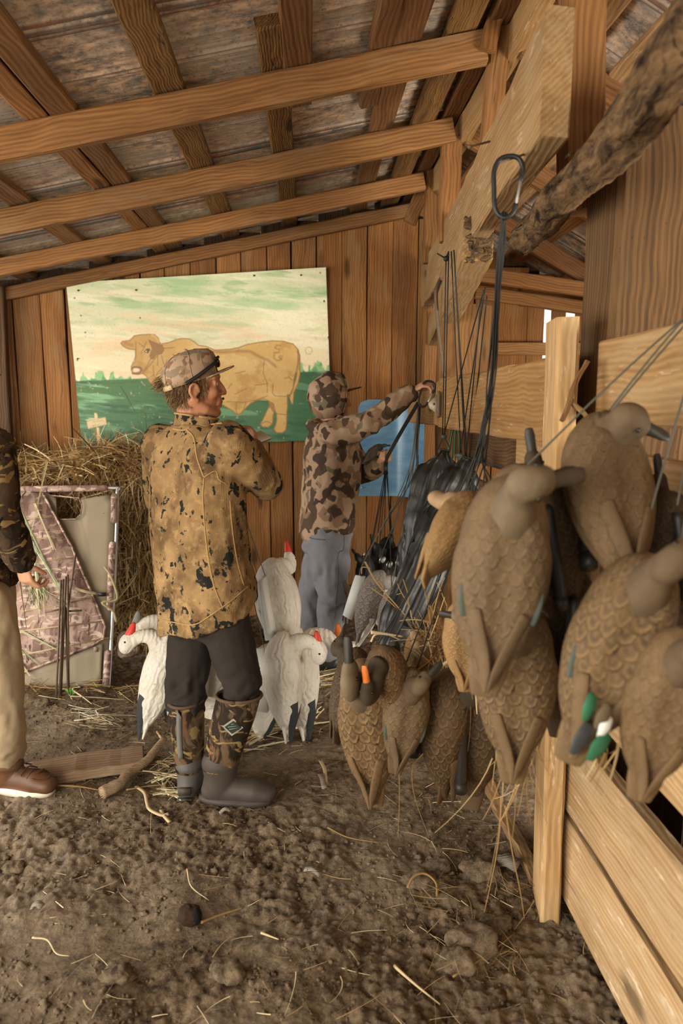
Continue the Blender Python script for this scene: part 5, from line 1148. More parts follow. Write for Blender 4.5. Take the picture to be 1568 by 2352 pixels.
def decoy(label, front, tail, yf, yt, back, kind='duck', body=None, head_m=None, bill=None, tip=None, keel=None, yaw=0.0, hx=0.0, hz=0.0, col=(1, 1, 1), patch=None, sc=None, name=None, slim=None, nick='', pts=None):
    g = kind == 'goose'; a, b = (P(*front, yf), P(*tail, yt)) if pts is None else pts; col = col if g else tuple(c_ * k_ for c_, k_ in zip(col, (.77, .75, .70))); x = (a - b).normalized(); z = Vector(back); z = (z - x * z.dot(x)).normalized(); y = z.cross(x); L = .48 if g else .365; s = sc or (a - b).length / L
    r = thing(name or ('goose_decoy' if g else 'duck_decoy'), label, 'decoy', (0, 0, 0)); M = Matrix((x * s, y * s * (slim or (.84 if not g else .9)), z * s)).transposed().to_4x4(); M.translation = (a + b) / 2 + x * s * (.0425 if g else .0255); r.matrix_world = M
    hm, bm_, ey, kl, wt, tl = bird_parts(g, yaw, hx, hz); body = body or (M_WHITE if g else M_HEN)
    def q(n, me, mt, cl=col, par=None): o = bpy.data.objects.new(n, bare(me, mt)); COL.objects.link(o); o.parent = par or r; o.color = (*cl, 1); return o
    q('body', GOOSEB if g else DUCKB, body); h = q('head', hm, head_m or (M_WHITE if g else M_HEADB)); q('bill', bm_, bill or (M_BILLR if g else M_BILLK), (1, 1, 1), h); [q('eye', e_, M_EYE, (1, 1, 1), h) for e_ in ey]; q('keel', kl, keel or (M_KEELW if g else M_KEELK))
    q('tail_fan', tl, body)
    for w in wt: q('wing_tip', w, tip or (M_BLKT if g else body), (1, 1, 1) if g else tuple(c * .9 for c in col))
    if patch:
        for sd in (-1, 1):
            mb = MB(); mb.limb(spline([(-.03, sd * .074, .046), (-.055, sd * .072, .047), (-.08, sd * .065, .046)], 7), [(.003, .009)] * 7, 8, (0, sd, .2)); me = mb.mesh('wing_patch'); q('wing_patch', me, patch)
    wp = lambda p: M @ Vector(p)
    r['tie'] = tuple(wp((.13, 0, -.09 if not g else -.07))); return r


K = (0, -1, 0)       # back turned to the camera
D = {}
# the cluster hanging nearest the camera
D['F1'] = decoy('drab brown duck decoy nearest the camera, back turned, bill toward the black keel tube', (1178, 1092), (1112, 1572), 1.2, 1.18, (-.15, -1, .1), body=M_DRAB, head_m=M_HEADG, yaw=-1.35, patch=M_TEAL, bill=M_HEADD)
D['F1b'] = decoy('brown duck decoy whose tail hangs lowest under the drab one with its bill turned', (1190, 1375), (1175, 1775), 1.33, 1.30, (-.2, -1, 0), body=M_HEN, col=(.95, .92, .88))
D['F9'] = decoy('brown duck decoy with dark bill just behind the head of the drab one', (1195, 1065), (1170, 1480), 1.34, 1.36, (-.25, -1, 0), body=M_DRAB, yaw=-1.3, hx=-.02, hz=-.02)
D['F8'] = decoy('dark duck decoy turned belly out, black keel tube showing, between the two nearest brown ones', (1238, 1095), (1290, 1450), 1.36, 1.36, (.25, 1, 0), body=M_DUSK, head_m=M_HEADD)
D['F8b'] = decoy('dark duck decoy in shadow under the one with the keel tube', (1290, 1290), (1290, 1680), 1.42, 1.42, (.1, 1, 0), body=M_DUSK, head_m=M_HEADD, col=(.6, .6, .6))  # tint pulled down: shade inside the cluster put into the colour
D['F2'] = decoy('plump brown duck decoy hanging highest, tail pointing down at the camera', (1372, 1000), (1418, 1320), 1.36, 1.17, (.12, -1, .25), body=M_DRAB, head_m=M_HEADB, yaw=-1.7, hx=-.05, hz=-.03, col=(.98, .95, .9), sc=1.05)
D['F3'] = decoy('large slanting brown duck decoy with green and white wing feathers by its tail', (1500, 1275), (1308, 1725), 1.07, 1.05, (-.25, -1, .2), body=M_HEN, head_m=M_HEADB, yaw=-.6, col=(1, .96, .9), patch=M_TEAL)
D['F4'] = decoy('tan brown duck decoy cut by the frame edge, hanging lowest against the fence boards', (1570, 1440), (1468, 1815), .98, 1.0, (-.3, -1, .15), body=M_DRAB, col=(1.05, 1, .92), yaw=-1.2)
D['F5'] = decoy('tan speckled duck decoy tilted tail down beside the black bags', (1092, 1140), (985, 1335), 1.52, 1.36, (-.75, -.2, -.4), body=M_TANF, head_m=M_TANH, yaw=1.0, hx=-.03)
D['F6'] = decoy('grey headed duck decoy hanging below the tan speckled one', (1062, 1375), (1066, 1580), 1.66, 1.68, (-.2, -1, 0), body=M_TANF, head_m=M_HEADG, yaw=1.5, hx=-.01, sc=.66)
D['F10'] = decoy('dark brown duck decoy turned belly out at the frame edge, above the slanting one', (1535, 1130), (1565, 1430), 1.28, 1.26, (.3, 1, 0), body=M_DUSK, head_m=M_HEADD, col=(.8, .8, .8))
# its loose wing feathers
for (a, b, c, w, l) in (((1360, 1600), (1345, 1650), M_GRN, .020, 'green wing feather of the slanting decoy'), ((1395, 1625), (1372, 1668), M_HEADG, .022, 'pale wing feather of the slanting decoy'), ((1352, 1668), (1318, 1728), M_BLKT, .026, 'dark wing feather of the slanting decoy'), ((1392, 1690), (1356, 1742), M_GRN, .026, 'green barred wing feather'), ((1398, 1652), (1378, 1690), M_KEELW, .018, 'white wing feather')):
    me = MB().limb([P(*a, .985), P((a[0] + b[0]) / 2, (a[1] + b[1]) / 2, .975), P(*b, .985)], [(w * .45, .005), (w * .6, .005), (w * .35, .004)], 10, (.2, -1, 0)).mesh('wing_feather'); o = put('wing_feather', me, c, D['F3']); o.matrix_parent_inverse = D['F3'].matrix_world.inverted(); o['label'] = l
# the lower cluster
D['M1'] = decoy('scalloped hen duck decoy with dark bill straight up, nearest the boots in the lower cluster', (834, 1512), (862, 1832), 1.92, 1.95, (-.35, -1, .1), body=M_HEN, head_m=M_HEADG, col=(1.02, .95, .86), bill=M_BILLK, slim=.72)
D['M2'] = decoy('brown duck decoy with bright orange bill pointing up, tucked between two others', (885, 1500), (893, 1660), 1.84, 1.92, (-.5, -.85, 0), body=M_HEN, head_m=M_HEADD, bill=M_BILLO, hx=-.09, hz=.02, yaw=.15, col=(.9, .78, .7), sc=.86)
D['M3'] = decoy('grey brown duck decoy with back turned, middle of the lower cluster', (948, 1522), (905, 1772), 1.86, 1.88, (.05, -1, .1), body=M_DRAB, head_m=M_HEADB, yaw=-.75, col=(.92, .92, .92), patch=M_TEAL, sc=.88)
D['M4'] = decoy('darker brown duck decoy seen from the side beside the grey brown one, tail down', (1030, 1535), (1005, 1825), 1.94, 1.96, (.75, -.55, 0), body=M_DUSK, head_m=M_HEADD, col=(1.25, 1.2, 1.1))
D['M5'] = decoy('dark duck decoy with black keel tube at the end of the lower cluster', (1082, 1545), (1078, 1850), 1.98, 1.98, (.5, .9, 0), body=M_DUSK, head_m=M_HEADD, patch=M_GRN)
D['M6'] = decoy('small grey duck decoy peeping between the hen and the grey brown one', (893, 1490), (905, 1680), 2.2, 2.22, (-.2, -1, 0), body=M_GREYF, head_m=M_HEADG, yaw=2.2, sc=.8)
D['M7'] = decoy('tan duck decoy with black bill standing up among the dry twigs', (960, 1440), (985, 1640), 2.35, 2.35, (-.2, -1, 0), body=M_TANF, head_m=M_TANH, yaw=.3, sc=.86)
D['M8'] = decoy('dark duck decoy whose tail pokes out behind the scalloped hen', (820, 1530), (790, 1655), 2.2, 2.1, (-.6, .6, 0), body=M_DUSK, head_m=M_HEADD, sc=.85)
# white geese round the man in the camo jacket
D['W1'] = decoy('white goose decoy with red bill, arched neck, nearest beside the camouflage boots', (640, 1452), (655, 1690), 2.90, 2.90, (1, -.15, 0), 'goose', bill=M_BILLR, hz=-.03)
D['W2'] = decoy('white goose decoy with orange bill close behind the red billed one', (668, 1442), (695, 1690), 3.08, 3.08, (1, -.1, 0), 'goose', bill=M_BILLO, col=(.95, .93, .9))
D['W3'] = decoy('white goose decoy with red bill in front of the hay, hanging behind the jacket hem', (392, 1490), (345, 1648), 2.95, 2.90, (-1, -.1, 0), 'goose', bill=M_BILLR, sc=.95)
D['W4'] = decoy('white goose decoy with grey bill raised above the other in front of the hay', (408, 1440), (392, 1600), 3.12, 3.1, (-1, -.1, .1), 'goose', bill=M_BILLG, sc=.95)
D['W5'] = decoy('white goose decoy hanging highest, hollow belly and white keel turned to the jacket', (622, 1300), (655, 1500), 3.06, 3.0, (.4, .9, 0), 'goose', bill=M_BILLR, sc=.98, hx=.06)
D['W6'] = decoy('white goose decoy whose keel shows between the legs of the man', (505, 1430), (480, 1640), 3.08, 3.08, (.3, 1, 0), 'goose')
D['W7'] = decoy('white goose decoy whose tail and black wing tip hang just behind the camouflage boot', (612, 1480), (590, 1705), 3.12, 3.1, (1, .2, 0), 'goose')
# heap near the hooded person
D['G1'] = decoy('grey goose decoy with white rump and long white keel in the heap', (868, 1318), (822, 1462), 3.62, 3.6, (1, -.3, 0), 'goose', body=M_GREYF, head_m=M_GREYF, bill=M_BILLY, tip=M_WHITE, sc=.86)
D['G2'] = decoy('grey goose decoy with yellow orange bill leaning on the black bag', (915, 1350), (880, 1480), 3.45, 3.45, (.5, -1, 0), 'goose', body=M_GREYF, head_m=M_GREYF, bill=M_BILLY, tip=M_GREYF, sc=.72)
D['G3'] = decoy('small grey and white duck decoy at the edge of the heap near the sweatpants', (812, 1350), (800, 1420), 3.85, 3.85, (-1, -.3, 0), 'duck', body=M_GREYF, head_m=M_HEADG, sc=.62)
for k, (a, b, s, y, l) in enumerate((((838, 1272), (842, 1380), .78, 4.1, 'black coot decoy nearest the sweatpants in the heap'), ((862, 1245), (865, 1350), .8, 4.35, 'black coot decoy at the back of the heap against the boards'), ((888, 1226), (890, 1345), .85, 4.4, 'black coot decoy on the very top of the heap'), ((915, 1248), (918, 1360), .8, 4.3, 'black coot decoy at the top of the heap beside the black bag'), ((885, 1280), (888, 1390), .8, 4.15, 'black coot decoy in the middle of the heap'))):
    D['C%d' % k] = decoy(l, a, b, y, y, (-.5 + .3 * k, -1, 0), body=M_COOT, head_m=M_COOT, bill=M_BILLK, sc=s, yaw=.8 - .5 * k)
gz = lambda p: float(ground_z([p.x], [p.y])[0])
q0, q1 = PZ(745, 1545), PZ(812, 1520); D['S1'] = decoy('grey striped goose decoy lying on the dirt behind the white geese', None, None, 0, 0, (-.3, -.4, .8), 'goose', body=M_GREYF, head_m=M_WHITE, tip=M_WHITE, bill=M_BILLG, sc=.62, pts=(q0 + Vector((0, 0, .09)), q1 + Vector((0, 0, .10))), yaw=.6)
D['H1'] = decoy('small pale teal decoy held at the fist of the hooded person', (878, 1022), (832, 1062), 4.0, 3.98, (.4, -1, .3), body=M_GREYF, head_m=M_TEAL, sc=.42, yaw=-.8)

# ================================================================ carabiners, cords, bags
def carabiner(label, c, up, face, h, col=None, w=None):
    """snap link: bent bar with sprung silver gate"""
    u = Vector(up).normalized(); n = Vector(face); n = (n - u * n.dot(u)).normalized(); s = u.cross(n); w = w or h * .52; c = Vector(c); r = thing('carabiner', label, 'carabiner', c); T = lambda a, b: c + s * (a * w) + u * (b * h)
    bar = spline([T(.42, .12), T(.46, .30), T(.30, .46), T(0, .5), T(-.32, .44), T(-.46, .25), T(-.42, 0), T(-.36, -.28), T(-.22, -.44), T(.02, -.5), T(.25, -.42), T(.33, -.28)], 46)
    part(r, 'bent_bar', MB().limb(bar, [h * .042] * 46, 10), M_BLK); g = part(r, 'sprung_gate', MB().limb([T(.42, .14), T(.335, -.26)], [h * .030, h * .030], 10), M_STEEL); part(r, 'gate_pin', MB().limb([T(.335, -.26) - n * h * .03, T(.335, -.26) + n * h * .03], [h * .018] * 2, 8), M_STEEL, None, g); return r


M_CORD = plain('black_cord', '#201f1d', .55, 0, .3, .3, 300); M_CORDG = plain('grey_green_cord', '#5c5b50', .6, 0, .3, .2, 300); M_CORDGR = plain('green_cord', '#2f8a58', .6, 0, .3, .2, 300)


def cord(pts, rad, label, group, n=24, mat=None, seg=6):
    q = spline(pts, n); o = thing('cord', label, 'cord', q[-1], group); part(o, 'cord_line', MB().tube(q, rad, seg), mat or M_CORD); return o


def sag(a, b, s=.02): a, b = Vector(a), Vector(b); return [a, a.lerp(b, .5) + Vector((0, 0, -s)), b]


C1 = P(1164, 430, 1.74); carabiner('large black snap link hooked on the nail in the massive plank beam', C1, (.05, 0, 1), (-.25, -1, 0), .142)
def nail(a, b, y0, y1, l): o = thing('bent_nail', l, 'nail', P(*a, y0)); part(o, 'nail_shank', MB().tube([P(*a, y0), P(*b, y1)], .003, 8), RUST); part(o, 'nail_head', MB().ball(P(*b, y1), (.006, .006, .006), None, 8, 6), RUST)
nail((1150, 372), (1212, 352), 1.70, 1.84, 'rusty nail holding the large snap link on the plank beam'); nail((1124, 325), (1078, 337), 2.02, 1.95, 'bent rusty nail above the large snap link')
top = P(1158, 490, 1.74); waist = P(1128, 860, 1.93); low = P(1102, 1045, 1.90); rg = np.random.default_rng(12); NICK = dict(M1='scalloped hen decoy', M2='decoy with the orange bill', M3='grey brown decoy with its back turned', M4='darker side-on decoy', M5='dark decoy with the green patch', M6='small grey decoy', M7='tan decoy among the twigs', M8='hidden dark decoy by the hen', F6='grey headed decoy', F5='tan speckled decoy', F9='decoy behind the drab one', F1b='lowest hanging brown decoy', F8b='decoy deepest in shadow', F1='drab decoy nearest the camera', F2='plump decoy hanging highest', F3='large slanting decoy', F4='decoy cut by the frame edge', F8='decoy with the black keel tube', F10='dark belly-out decoy', C0='coot nearest the sweatpants', C1='coot at the back of the heap', C2='coot on top of the heap', C3='coot beside the black bag', C4='coot in the middle of the heap', G1='grey goose with white rump', G2='grey goose by the black bag', G3='small grey and white duck', W1='nearest red billed goose', W2='orange billed goose', W3='red billed goose by the hay', W4='grey billed goose', W5='highest white goose', W6='goose between the legs', W7='goose behind the camo boot')
for k, n_ in enumerate(('M1', 'M2', 'M3', 'M4', 'M5', 'M6', 'M7', 'M8', 'F6', 'F5', 'F9', 'F1b', 'F8b')):
    j = lambda s: Vector(rg.normal(0, s, 3)); e = Vector(D[n_]['tie']); a = P(1150 + rg.uniform(-8, 8), 580, 1.77)
    cord([top + j(.004), a, waist + j(.006), low + j(.008), low.lerp(e, .55) + j(.01), e], .0021, 'black cord from the large snap link to the ' + NICK[n_], 'cords on the large snap link', 34)
H2 = P(1665, 560, 1.36); carabiner('snap link on the thick post out past the frame edge', H2, (0, 0, 1), (-1, -.3, 0), .14); o = thing('bent_nail', 'nail in the thick post holding a snap link past the frame edge', 'nail', H2); part(o, 'nail_shank', MB().tube([H2 + Vector((.12, .0, .06)), H2 + Vector((-.01, 0, .068))], .004, 8), RUST)
for n_ in ('F1', 'F2', 'F3', 'F4', 'F8', 'F10'): e = Vector(D[n_]['tie']); cord(sag(H2 + Vector((rg.uniform(-.02, .02), 0, -.07)), e, -.01), .0022, 'grey cord slanting across the wide board to the ' + NICK[n_], 'cords of the nearest decoys', 20, M_CORDG)


timber('square post behind the boards just past the frame edge', (.905, 1.3, -.05), (.905, 1.3, 2.8), .1, .1, M_BEAM, (0, -1, 0), (.9, .8, .66), 'timber_post', 'post', seg=8)
def bag(label, path, widths, y, flat, seed, n=40, na=44, name='drawstring_bag'):
    """gathered cloth bag: pleats fade away from the drawn neck"""
    r = thing(name, label, 'bag', P(*path[0], y[0])); c = spline([P(a, b, yy) for (a, b), yy in zip(path, y)], n); w = np.interp(np.linspace(0, 1, n), np.linspace(0, 1, len(widths)), widths); rg = np.random.default_rng(seed); ph = rg.uniform(0, 6, 3); rings = []
    for i in range(n):
        t = (c[min(i + 1, n - 1)] - c[max(i - 1, 0)]).normalized(); s = t.cross(Vector((0, 1, 0))).normalized(); u = s.cross(t); k = i / (n - 1); W_ = w[i] / F_PX * np.interp(k, np.linspace(0, 1, len(y)), y) / 2; pl = .30 * math.exp(-k * 3) + .10; row = []
        for j in range(na):
            a = 2 * pi * j / na; m = 1 + pl * math.cos(11 * a + ph[0] + 2 * k) * .7 + pl * .6 * math.cos(7 * a + ph[1] - 3 * k) + .10 * math.sin(3 * a + ph[2] + 5 * k); row.append(c[i] + s * W_ * m * math.cos(a) + u * W_ * flat * m * math.sin(a))
        rings.append(row)
    mb = MB().loft(rings); me = mb.mesh('bag', r.location); folds(me, .016, 9, seed, .6); folds(me, .006, 22, seed + 1, .6); M = bpy.data.materials.get('black_nylon') or nylon(); put('bag_cloth', me, M, r); nk = c[0]
    part(r, 'drawn_hem', MB().tube([p + (p - nk) * .05 for p in rings[0]] + [rings[0][0]], .005, 6), M); return r, c


def nylon():
    M = Mat('black_nylon', .42, 0, .45); v = M.obj(); f = M.noise(v, 9, 4); M.color(M.mix(f, C('#191816'), C('#2c2a27'))); M.bump(M.noise(M.map(v, (1, 1, .5)), 34, 4), .3, .006); return M.m


b1, _ = bag('black drawstring bag gathered under a grey cord stopper, hung before the gate board', [(1022, 1034), (1010, 1090), (985, 1190), (960, 1300), (940, 1400)], [16, 88, 106, 84, 30], [3.42, 3.4, 3.36, 3.32, 3.3], .5, 51)
b2, _ = bag('long black drawstring bag draped in front of the other black bag, reaching the dirt', [(1074, 1052), (1052, 1120), (1006, 1230), (955, 1340), (915, 1430), (885, 1500)], [16, 90, 116, 104, 84, 46], [3.15, 3.12, 3.08, 3.02, 2.98, 2.95], .45, 57)
mb = MB().ribbon(spline([P(1035, 1175, 2.98), P(1010, 1260, 2.94), P(975, 1350, 2.90), P(935, 1440, 2.88)], 14), .045, (-.3, -1, 0), .004); part(b2, 'side_strap', mb, M_BLK)
part(b2, 'patch_pocket', MB().ribbon(spline([P(1010, 1180, 2.97), P(1040, 1150, 2.99), P(1065, 1180, 2.99)], 8), .02, (-.3, -1, 0), .004), M_BLK)
for (x, y, Y, rt, cl) in ((1019, 1003, 3.42, b1, '#4a4d48'), (1052, 1046, 3.3, b1, '#4a4d48'), (1056, 1046, 3.15, b2, '#54575a')):
    part(rt, 'cord_stopper', MB().ball(P(x, y, Y), (.015, .012, .012)).tube([P(x - 5, y, Y - .01), P(x + 5, y, Y - .01)], .006, 8), plain('stopper_' + str(x), cl, .5))
GB = ['outermost cord to the gathered bag, from the knot', 'second cord from the knot to the gathered bag', 'cord from the knot to the second stopper of the gathered bag', 'innermost cord from the knot to the long bag', 'short cord under the square timber to the long bag', 'cord crossing the others from the square timber to the gathered bag', 'slanting cord from the square timber to the second stopper', 'slanting cord from the square timber to the long bag', 'steep cord nearest the twisted bundle to the long bag']
for i_, (a, b, ya, yb) in enumerate((((1024, 592), (1016, 1000), 3.0, 3.42), ((1030, 580), (1021, 1000), 3.0, 3.42), ((1036, 577), (1058, 1044), 3.0, 3.3), ((1042, 574), (1068, 1046), 3.0, 3.15), ((1046, 640), (1072, 1050), 3.05, 3.15), ((1110, 668), (1019, 1000), 2.75, 3.42), ((1114, 660), (1055, 1046), 2.75, 3.15), ((1105, 690), (1070, 1050), 2.75, 3.15), ((1118, 680), (1078, 1052), 2.75, 3.15))): cord([P(*a, ya), P((a[0] + b[0]) / 2, (a[1] + b[1]) / 2, (ya + yb) / 2), P(*b, yb)], .0028, GB[i_], 'bag cords', 14)
for a, b, sd in (((1016, 1005), (1006, 1032), 'nearer the blue barrel'), ((1021, 1005), (1034, 1032), 'nearer the long bag')): cord([P(*a, 3.42), P((a[0] + b[0]) / 2, (a[1] + b[1]) / 2, 3.42), P(*b, 3.41)], .003, 'short cord entering the neck of the gathered bag, ' + sd, 'bag neck cords', 8)
o = thing('knotted_cord_end', 'small knot of black cord under the plank beam above the bags', 'cord', P(1024, 592, 3.0)); part(o, 'knot', MB().ball(P(1024, 594, 3.0), (.012, .01, .012)).tube([P(1024, 594, 3.0), P(1003, 582, 3.0)], .003, 6).tube([P(1024, 594, 3.0), P(1030, 578, 3.05)], .003, 6), M_CORD)
S2_ = P(1047, 952, 3.6); carabiner('small snap link on the hinge carrying green and black lines', S2_, (0, 0, 1), (-.3, -1, 0), .085)
ORD = ('nearest the hinge', 'second from the hinge', 'third from the hinge', 'fourth from the hinge', 'fifth from the hinge', 'farthest from the hinge')
for k in range(9): g_ = k < 3; m = k if g_ else k - 3; o_ = -.045 + .03 * m if g_ else -.05 + .016 * m; cord([S2_ + Vector((o_ * .25, -.01, -.04)), S2_ + Vector((o_ * .7, -.02 - .006 * g_, -.12)), S2_ + Vector((o_, -.02 - .006 * g_, -.2 - .03 * (k % 4)))], .0022, 'thin %s line on the small snap link, %s' % ('green' if g_ else 'black', 'farthest from the hinge' if g_ and m == 2 else ORD[m]), 'green lines on the small snap link' if g_ else 'black lines on the small snap link', 10, M_CORDGR if g_ else M_CORD)
# hinge on the gate board
hg = thing('strap_hinge', 'rusted metal strap hinge joining two gate boards', 'hinge', P(1008, 935, 3.7)); HM = plain('worn_hinge_metal', '#b3a48d', .6, .3, .4, .25, 40, .3); hx_ = lambda a, b, o=0.0: P(a, b, 3.68 - o)
def plate(nm, pts): part(hg, nm, MB().loft([[hx_(a, b) for a, b in pts], [hx_(a, b, .006) for a, b in pts]]), HM)
plate('hinge_leaf', [(1011, 905), (1024, 910), (1046, 926), (1046, 934), (1024, 950), (1011, 955)]); plate('hinge_leaf', [(1004, 906), (990, 920), (983, 926), (986, 938), (998, 946), (1004, 954)])
part(hg, 'hinge_barrel', MB().limb([P(1008, 903, 3.66), P(1007, 955, 3.66)], [.011, .011], 12), RUST)
for a, b in ((1016, 914), (1032, 926), (1015, 944), (996, 928)): part(hg, 'screw_head', MB().ball(P(a, b, 3.672), (.006, .004, .007), None, 8, 6), RUST)
# the hooded person's cords
B3 = P(978, 905, 3.76); carabiner('large black snap link being hooked over the end of the gate board', B3, (.35, 0, 1), (-.1, -1, 0), .145)
cord([P(960, 925, 3.77), P(925, 985, 3.82), P(897, 1035, 3.88), P(887, 1056, 3.9), P(886, 1080, 3.9)], .011, 'thick dark strap from the snap link into the fist of the hooded person', None, 18, plain('dark_strap_webbing', '#2f2a24', .8, 0, .2, .3, 60), 10)
part(thing('cord_tail', 'black cord end sticking out under the fist of the hooded person', 'cord', P(886, 1075, 3.9)), 'cord_line', MB().tube([P(886, 1062, 3.9), P(885, 1090, 3.9)], .012, 8), M_BLK)
cord([P(964, 928, 3.77), P(962, 960, 3.8), P(958, 1030, 3.8), P(960, 1110, 3.8), P(956, 1180, 3.78)], .007, 'dark cord bundle dropping from the snap link beside the blue barrel half', None, 18, M_CORD, 8)
for k, n_ in enumerate(('C0', 'C1', 'C2', 'C3', 'C4', 'G1', 'G3', 'G2')): e = Vector(D[n_]['tie']); cord(sag(P(884 + k * .8, 1082, 3.9), e, .0), .0026, 'thin cord fanning down from the fist to the ' + NICK[n_], 'cords from the fist', 10, M_CORD)
for k, n_ in enumerate(('G1', 'C3', 'C2', 'C4', 'G2', 'C1')): e = Vector(D[n_]['tie']); cord([P(960, 935, 3.78), P(935 + k * 3, 1090, 3.85), e + Vector((rg.uniform(-.03, .03), 0, .06)), e], .0026, 'grey cord from the gate link to the ' + NICK[n_], 'cords from the gate snap link', 14, M_CORDG)
for (x, y, l) in ((844, 1274, 'dark egg sinker hanging clear of the boards'), (880, 1286, 'dull oval lead sinker above the white keel'), (896, 1297, 'dull oval lead sinker in the middle of three'), (917, 1292, 'dull oval lead sinker nearest the black bag')):
    o = thing('lead_sinker', l, 'sinker', P(x, y, 3.75)); part(o, 'sinker_weight', MB().ball(P(x, y, 3.75), (.012, .012, .02), Matrix.Rotation(.5, 3, 'Y')), M_KEELK if y == 1274 else M_LEAD); part(o, 'wire_loop', MB().tube([P(x - 4, y - 8, 3.75), P(x - 8, y - 2, 3.74), P(x - 9, y + 8, 3.74)], .002, 6), M_STEEL)
for n_ in ('W1', 'W2', 'W3', 'W4', 'W5', 'W6', 'W7'): e = Vector(D[n_]['tie']); cord(sag(P(528, 1085, 3.12) + Vector(rg.normal(0, .01, 3)), e, 0), .002, 'thin cord from the notebook reader to the ' + NICK[n_], 'cords of the white geese', 8, M_CORDG)
part(thing('swivel_clip', 'small steel swivel clip by the keel of the highest white goose', 'clip', P(607, 1412, 2.95)), 'clip_wire', MB().ball(P(613, 1404, 2.95), (.010, .008, .016), Matrix.Rotation(.6, 3, 'Y')).tube([P(596, 1402, 2.95), P(604, 1425, 2.95), P(618, 1432, 2.95)], .003, 8), M_STEEL)
r = thing('bent_rod', 'thin bent rusty rod hanging against the round post', 'rod', P(1010, 640, 3.75)); part(r, 'rod_bar', MB().tube(spline([P(1016, 632, 3.8), P(1002, 665, 3.74), P(1003, 715, 3.74), P(1010, 780, 3.74), P(1021, 872, 3.74)], 24), .010, 10), RUST)
# ================================================================ LOOSE THINGS ON THE DIRT
def gp(x, y, dz=0.0): p = PZ(x, y); p.z = float(ground_z([p.x], [p.y])[0]) + dz; return p


def ico(sub):
    bm = bmesh.new(); bmesh.ops.create_icosphere(bm, subdivisions=sub, radius=1); v = np.array([tuple(q.co) for q in bm.verts]); f = np.array([[q.index for q in p.verts] for p in bm.faces]); bm.free(); return v, f


def crumbs(n, xr, yr, smin, smax, sub, name, pw=2.5):
    """loose crumbs of soil, too many to count"""
    v, f = ico(sub); rg = np.random.default_rng(77 + n); y = yr[0] * (yr[1] / yr[0]) ** rg.random(n); x = rg.uniform(xr[0], xr[1], n); k = fbm(np.stack([x, y], 1) * 3.2 + 7, 3); keep = rg.random(n) < np.clip((k - .36) * 5, .12, 1); x, y = x[keep], y[keep]; n = len(x)
    s = smin + (smax - smin) * rg.random(n) ** pw; z = ground_z(x, y) - s * .3 + .004; V = v[None] * (1 + .9 * (rg.random((n, len(v), 1)) - .5)) * s[:, None, None] * np.array((1, 1, .72)) * rg.uniform(.7, 1.3, (n, 1, 3)); V += np.stack([x, y, z], 1)[:, None]
    F = f[None] + (np.arange(n) * len(v))[:, None, None]; tag(put(name, arr_mesh(name, V.reshape(-1, 3), F.reshape(-1, 3), False), M_SOIL), 'loose crumbs of dry soil scattered over the dirt floor', 'soil', None, 'stuff')


crumbs(16000, (-2.3, .85), (1.25, 4.9), .002, .009, 1, 'soil_crumbs'); crumbs(900, (-2.2, .8), (1.3, 4.6), .007, .02, 2, 'soil_lumps', 3.2)


def clod(label, x, y, s, seed, mat=None, flat=.7, cat='clod', name='dirt_clod', rough=.5):
    p = gp(x, y, s * .2); v, f = ico(4); r = thing(name, label, cat, p); n = unit(v); d = 1 + rough * 2 * (fbm(v * 1.6 + seed, 4) - .5) + .30 * (fbm(v * 6 + seed, 4) - .5) + .12 * (np.abs(fbm(v * 16 + seed, 3) - .5) - .1); put('clod_body' if name == 'dirt_clod' else name + '_body', arr_mesh('clod', n * d[:, None] * s * np.array((1.1, .9, flat)), f), mat or M_SOIL, r, None, (.62, .58, .55)); return r


for i, (x, y, s, l) in enumerate(((520, 2250, .045, 'large crumbly dirt clod low in the open floor'), (1085, 2165, .075, 'dark lumpy clod heap nearest the foot of the fence boards'), (1050, 2205, .05, 'dark clod pressed against the lumpy heap'), (1140, 2120, .04, 'small clod between the lumpy heap and the fence post'), (960, 2030, .05, 'dark round clod beside the curled pale stalk'), (1110, 2010, .06, 'dusty clod beneath the grey bark chip'), (730, 1960, .03, 'small clod below the lower duck cluster'), (270, 2260, .04, 'clod near the lower edge on the open floor'), (30, 2000, .035, 'dark clod far from the fence near the leather boot'), (1010, 1990, .035, 'clod with a root over it, beside the dark round one'), (330, 1640, .03, 'small pale clod before the hay stack'), (100, 1640, .035, 'clod close by the metal stakes'))): clod(l, x, y, s, i * 3.1)
M_WALN = plain('dark_husk', '#35281d', .9, 0, .15, .4, 60, .6)
r = clod('dark split husk with a hollow, lying alone on the open dirt floor', 437, 2128, .034, 90, M_WALN, 1.0, 'husk', 'seed_husk', .15); r.location.z += .012
part(r, 'husk_hollow_shade', MB().ball(r.location + Vector((.022, -.012, .006)), (.016, .018, .022)), plain('hollow_shade_dark', '#120d09', .95))  # near-black ball painted in for the shade inside the hollow
bark = wood('grey_bark', '#a59a8b', '#7a6f62', '#665a4e', None, .3, .8, 1.0, 2)
for (a, b, w, l) in (((1140, 1985), (1190, 2005), .055, 'grey curled bark chip on the dusty clod'), ((75, 2112), (100, 2118), .02, 'small pale chip on the open dirt floor'), ((700, 2020), (735, 2035), .016, 'tan leaf scrap on the open dirt floor'), ((505, 1888), (530, 1884), .014, 'tan chip just in front of the dark rubber boot'), ((735, 1800), (745, 1835), .022, 'small grey chip near the lower duck cluster')):
    p0, p1 = gp(*a, .02), gp(*b, .028); r = thing('bark_chip', l, 'chip', p0.lerp(p1, .5)); part(r, 'chip_body', MB().ribbon(spline([p0, p0.lerp(p1, .5) + Vector((0, 0, .012)), p1], 8), w, (0, -.3, 1), .006), bark)
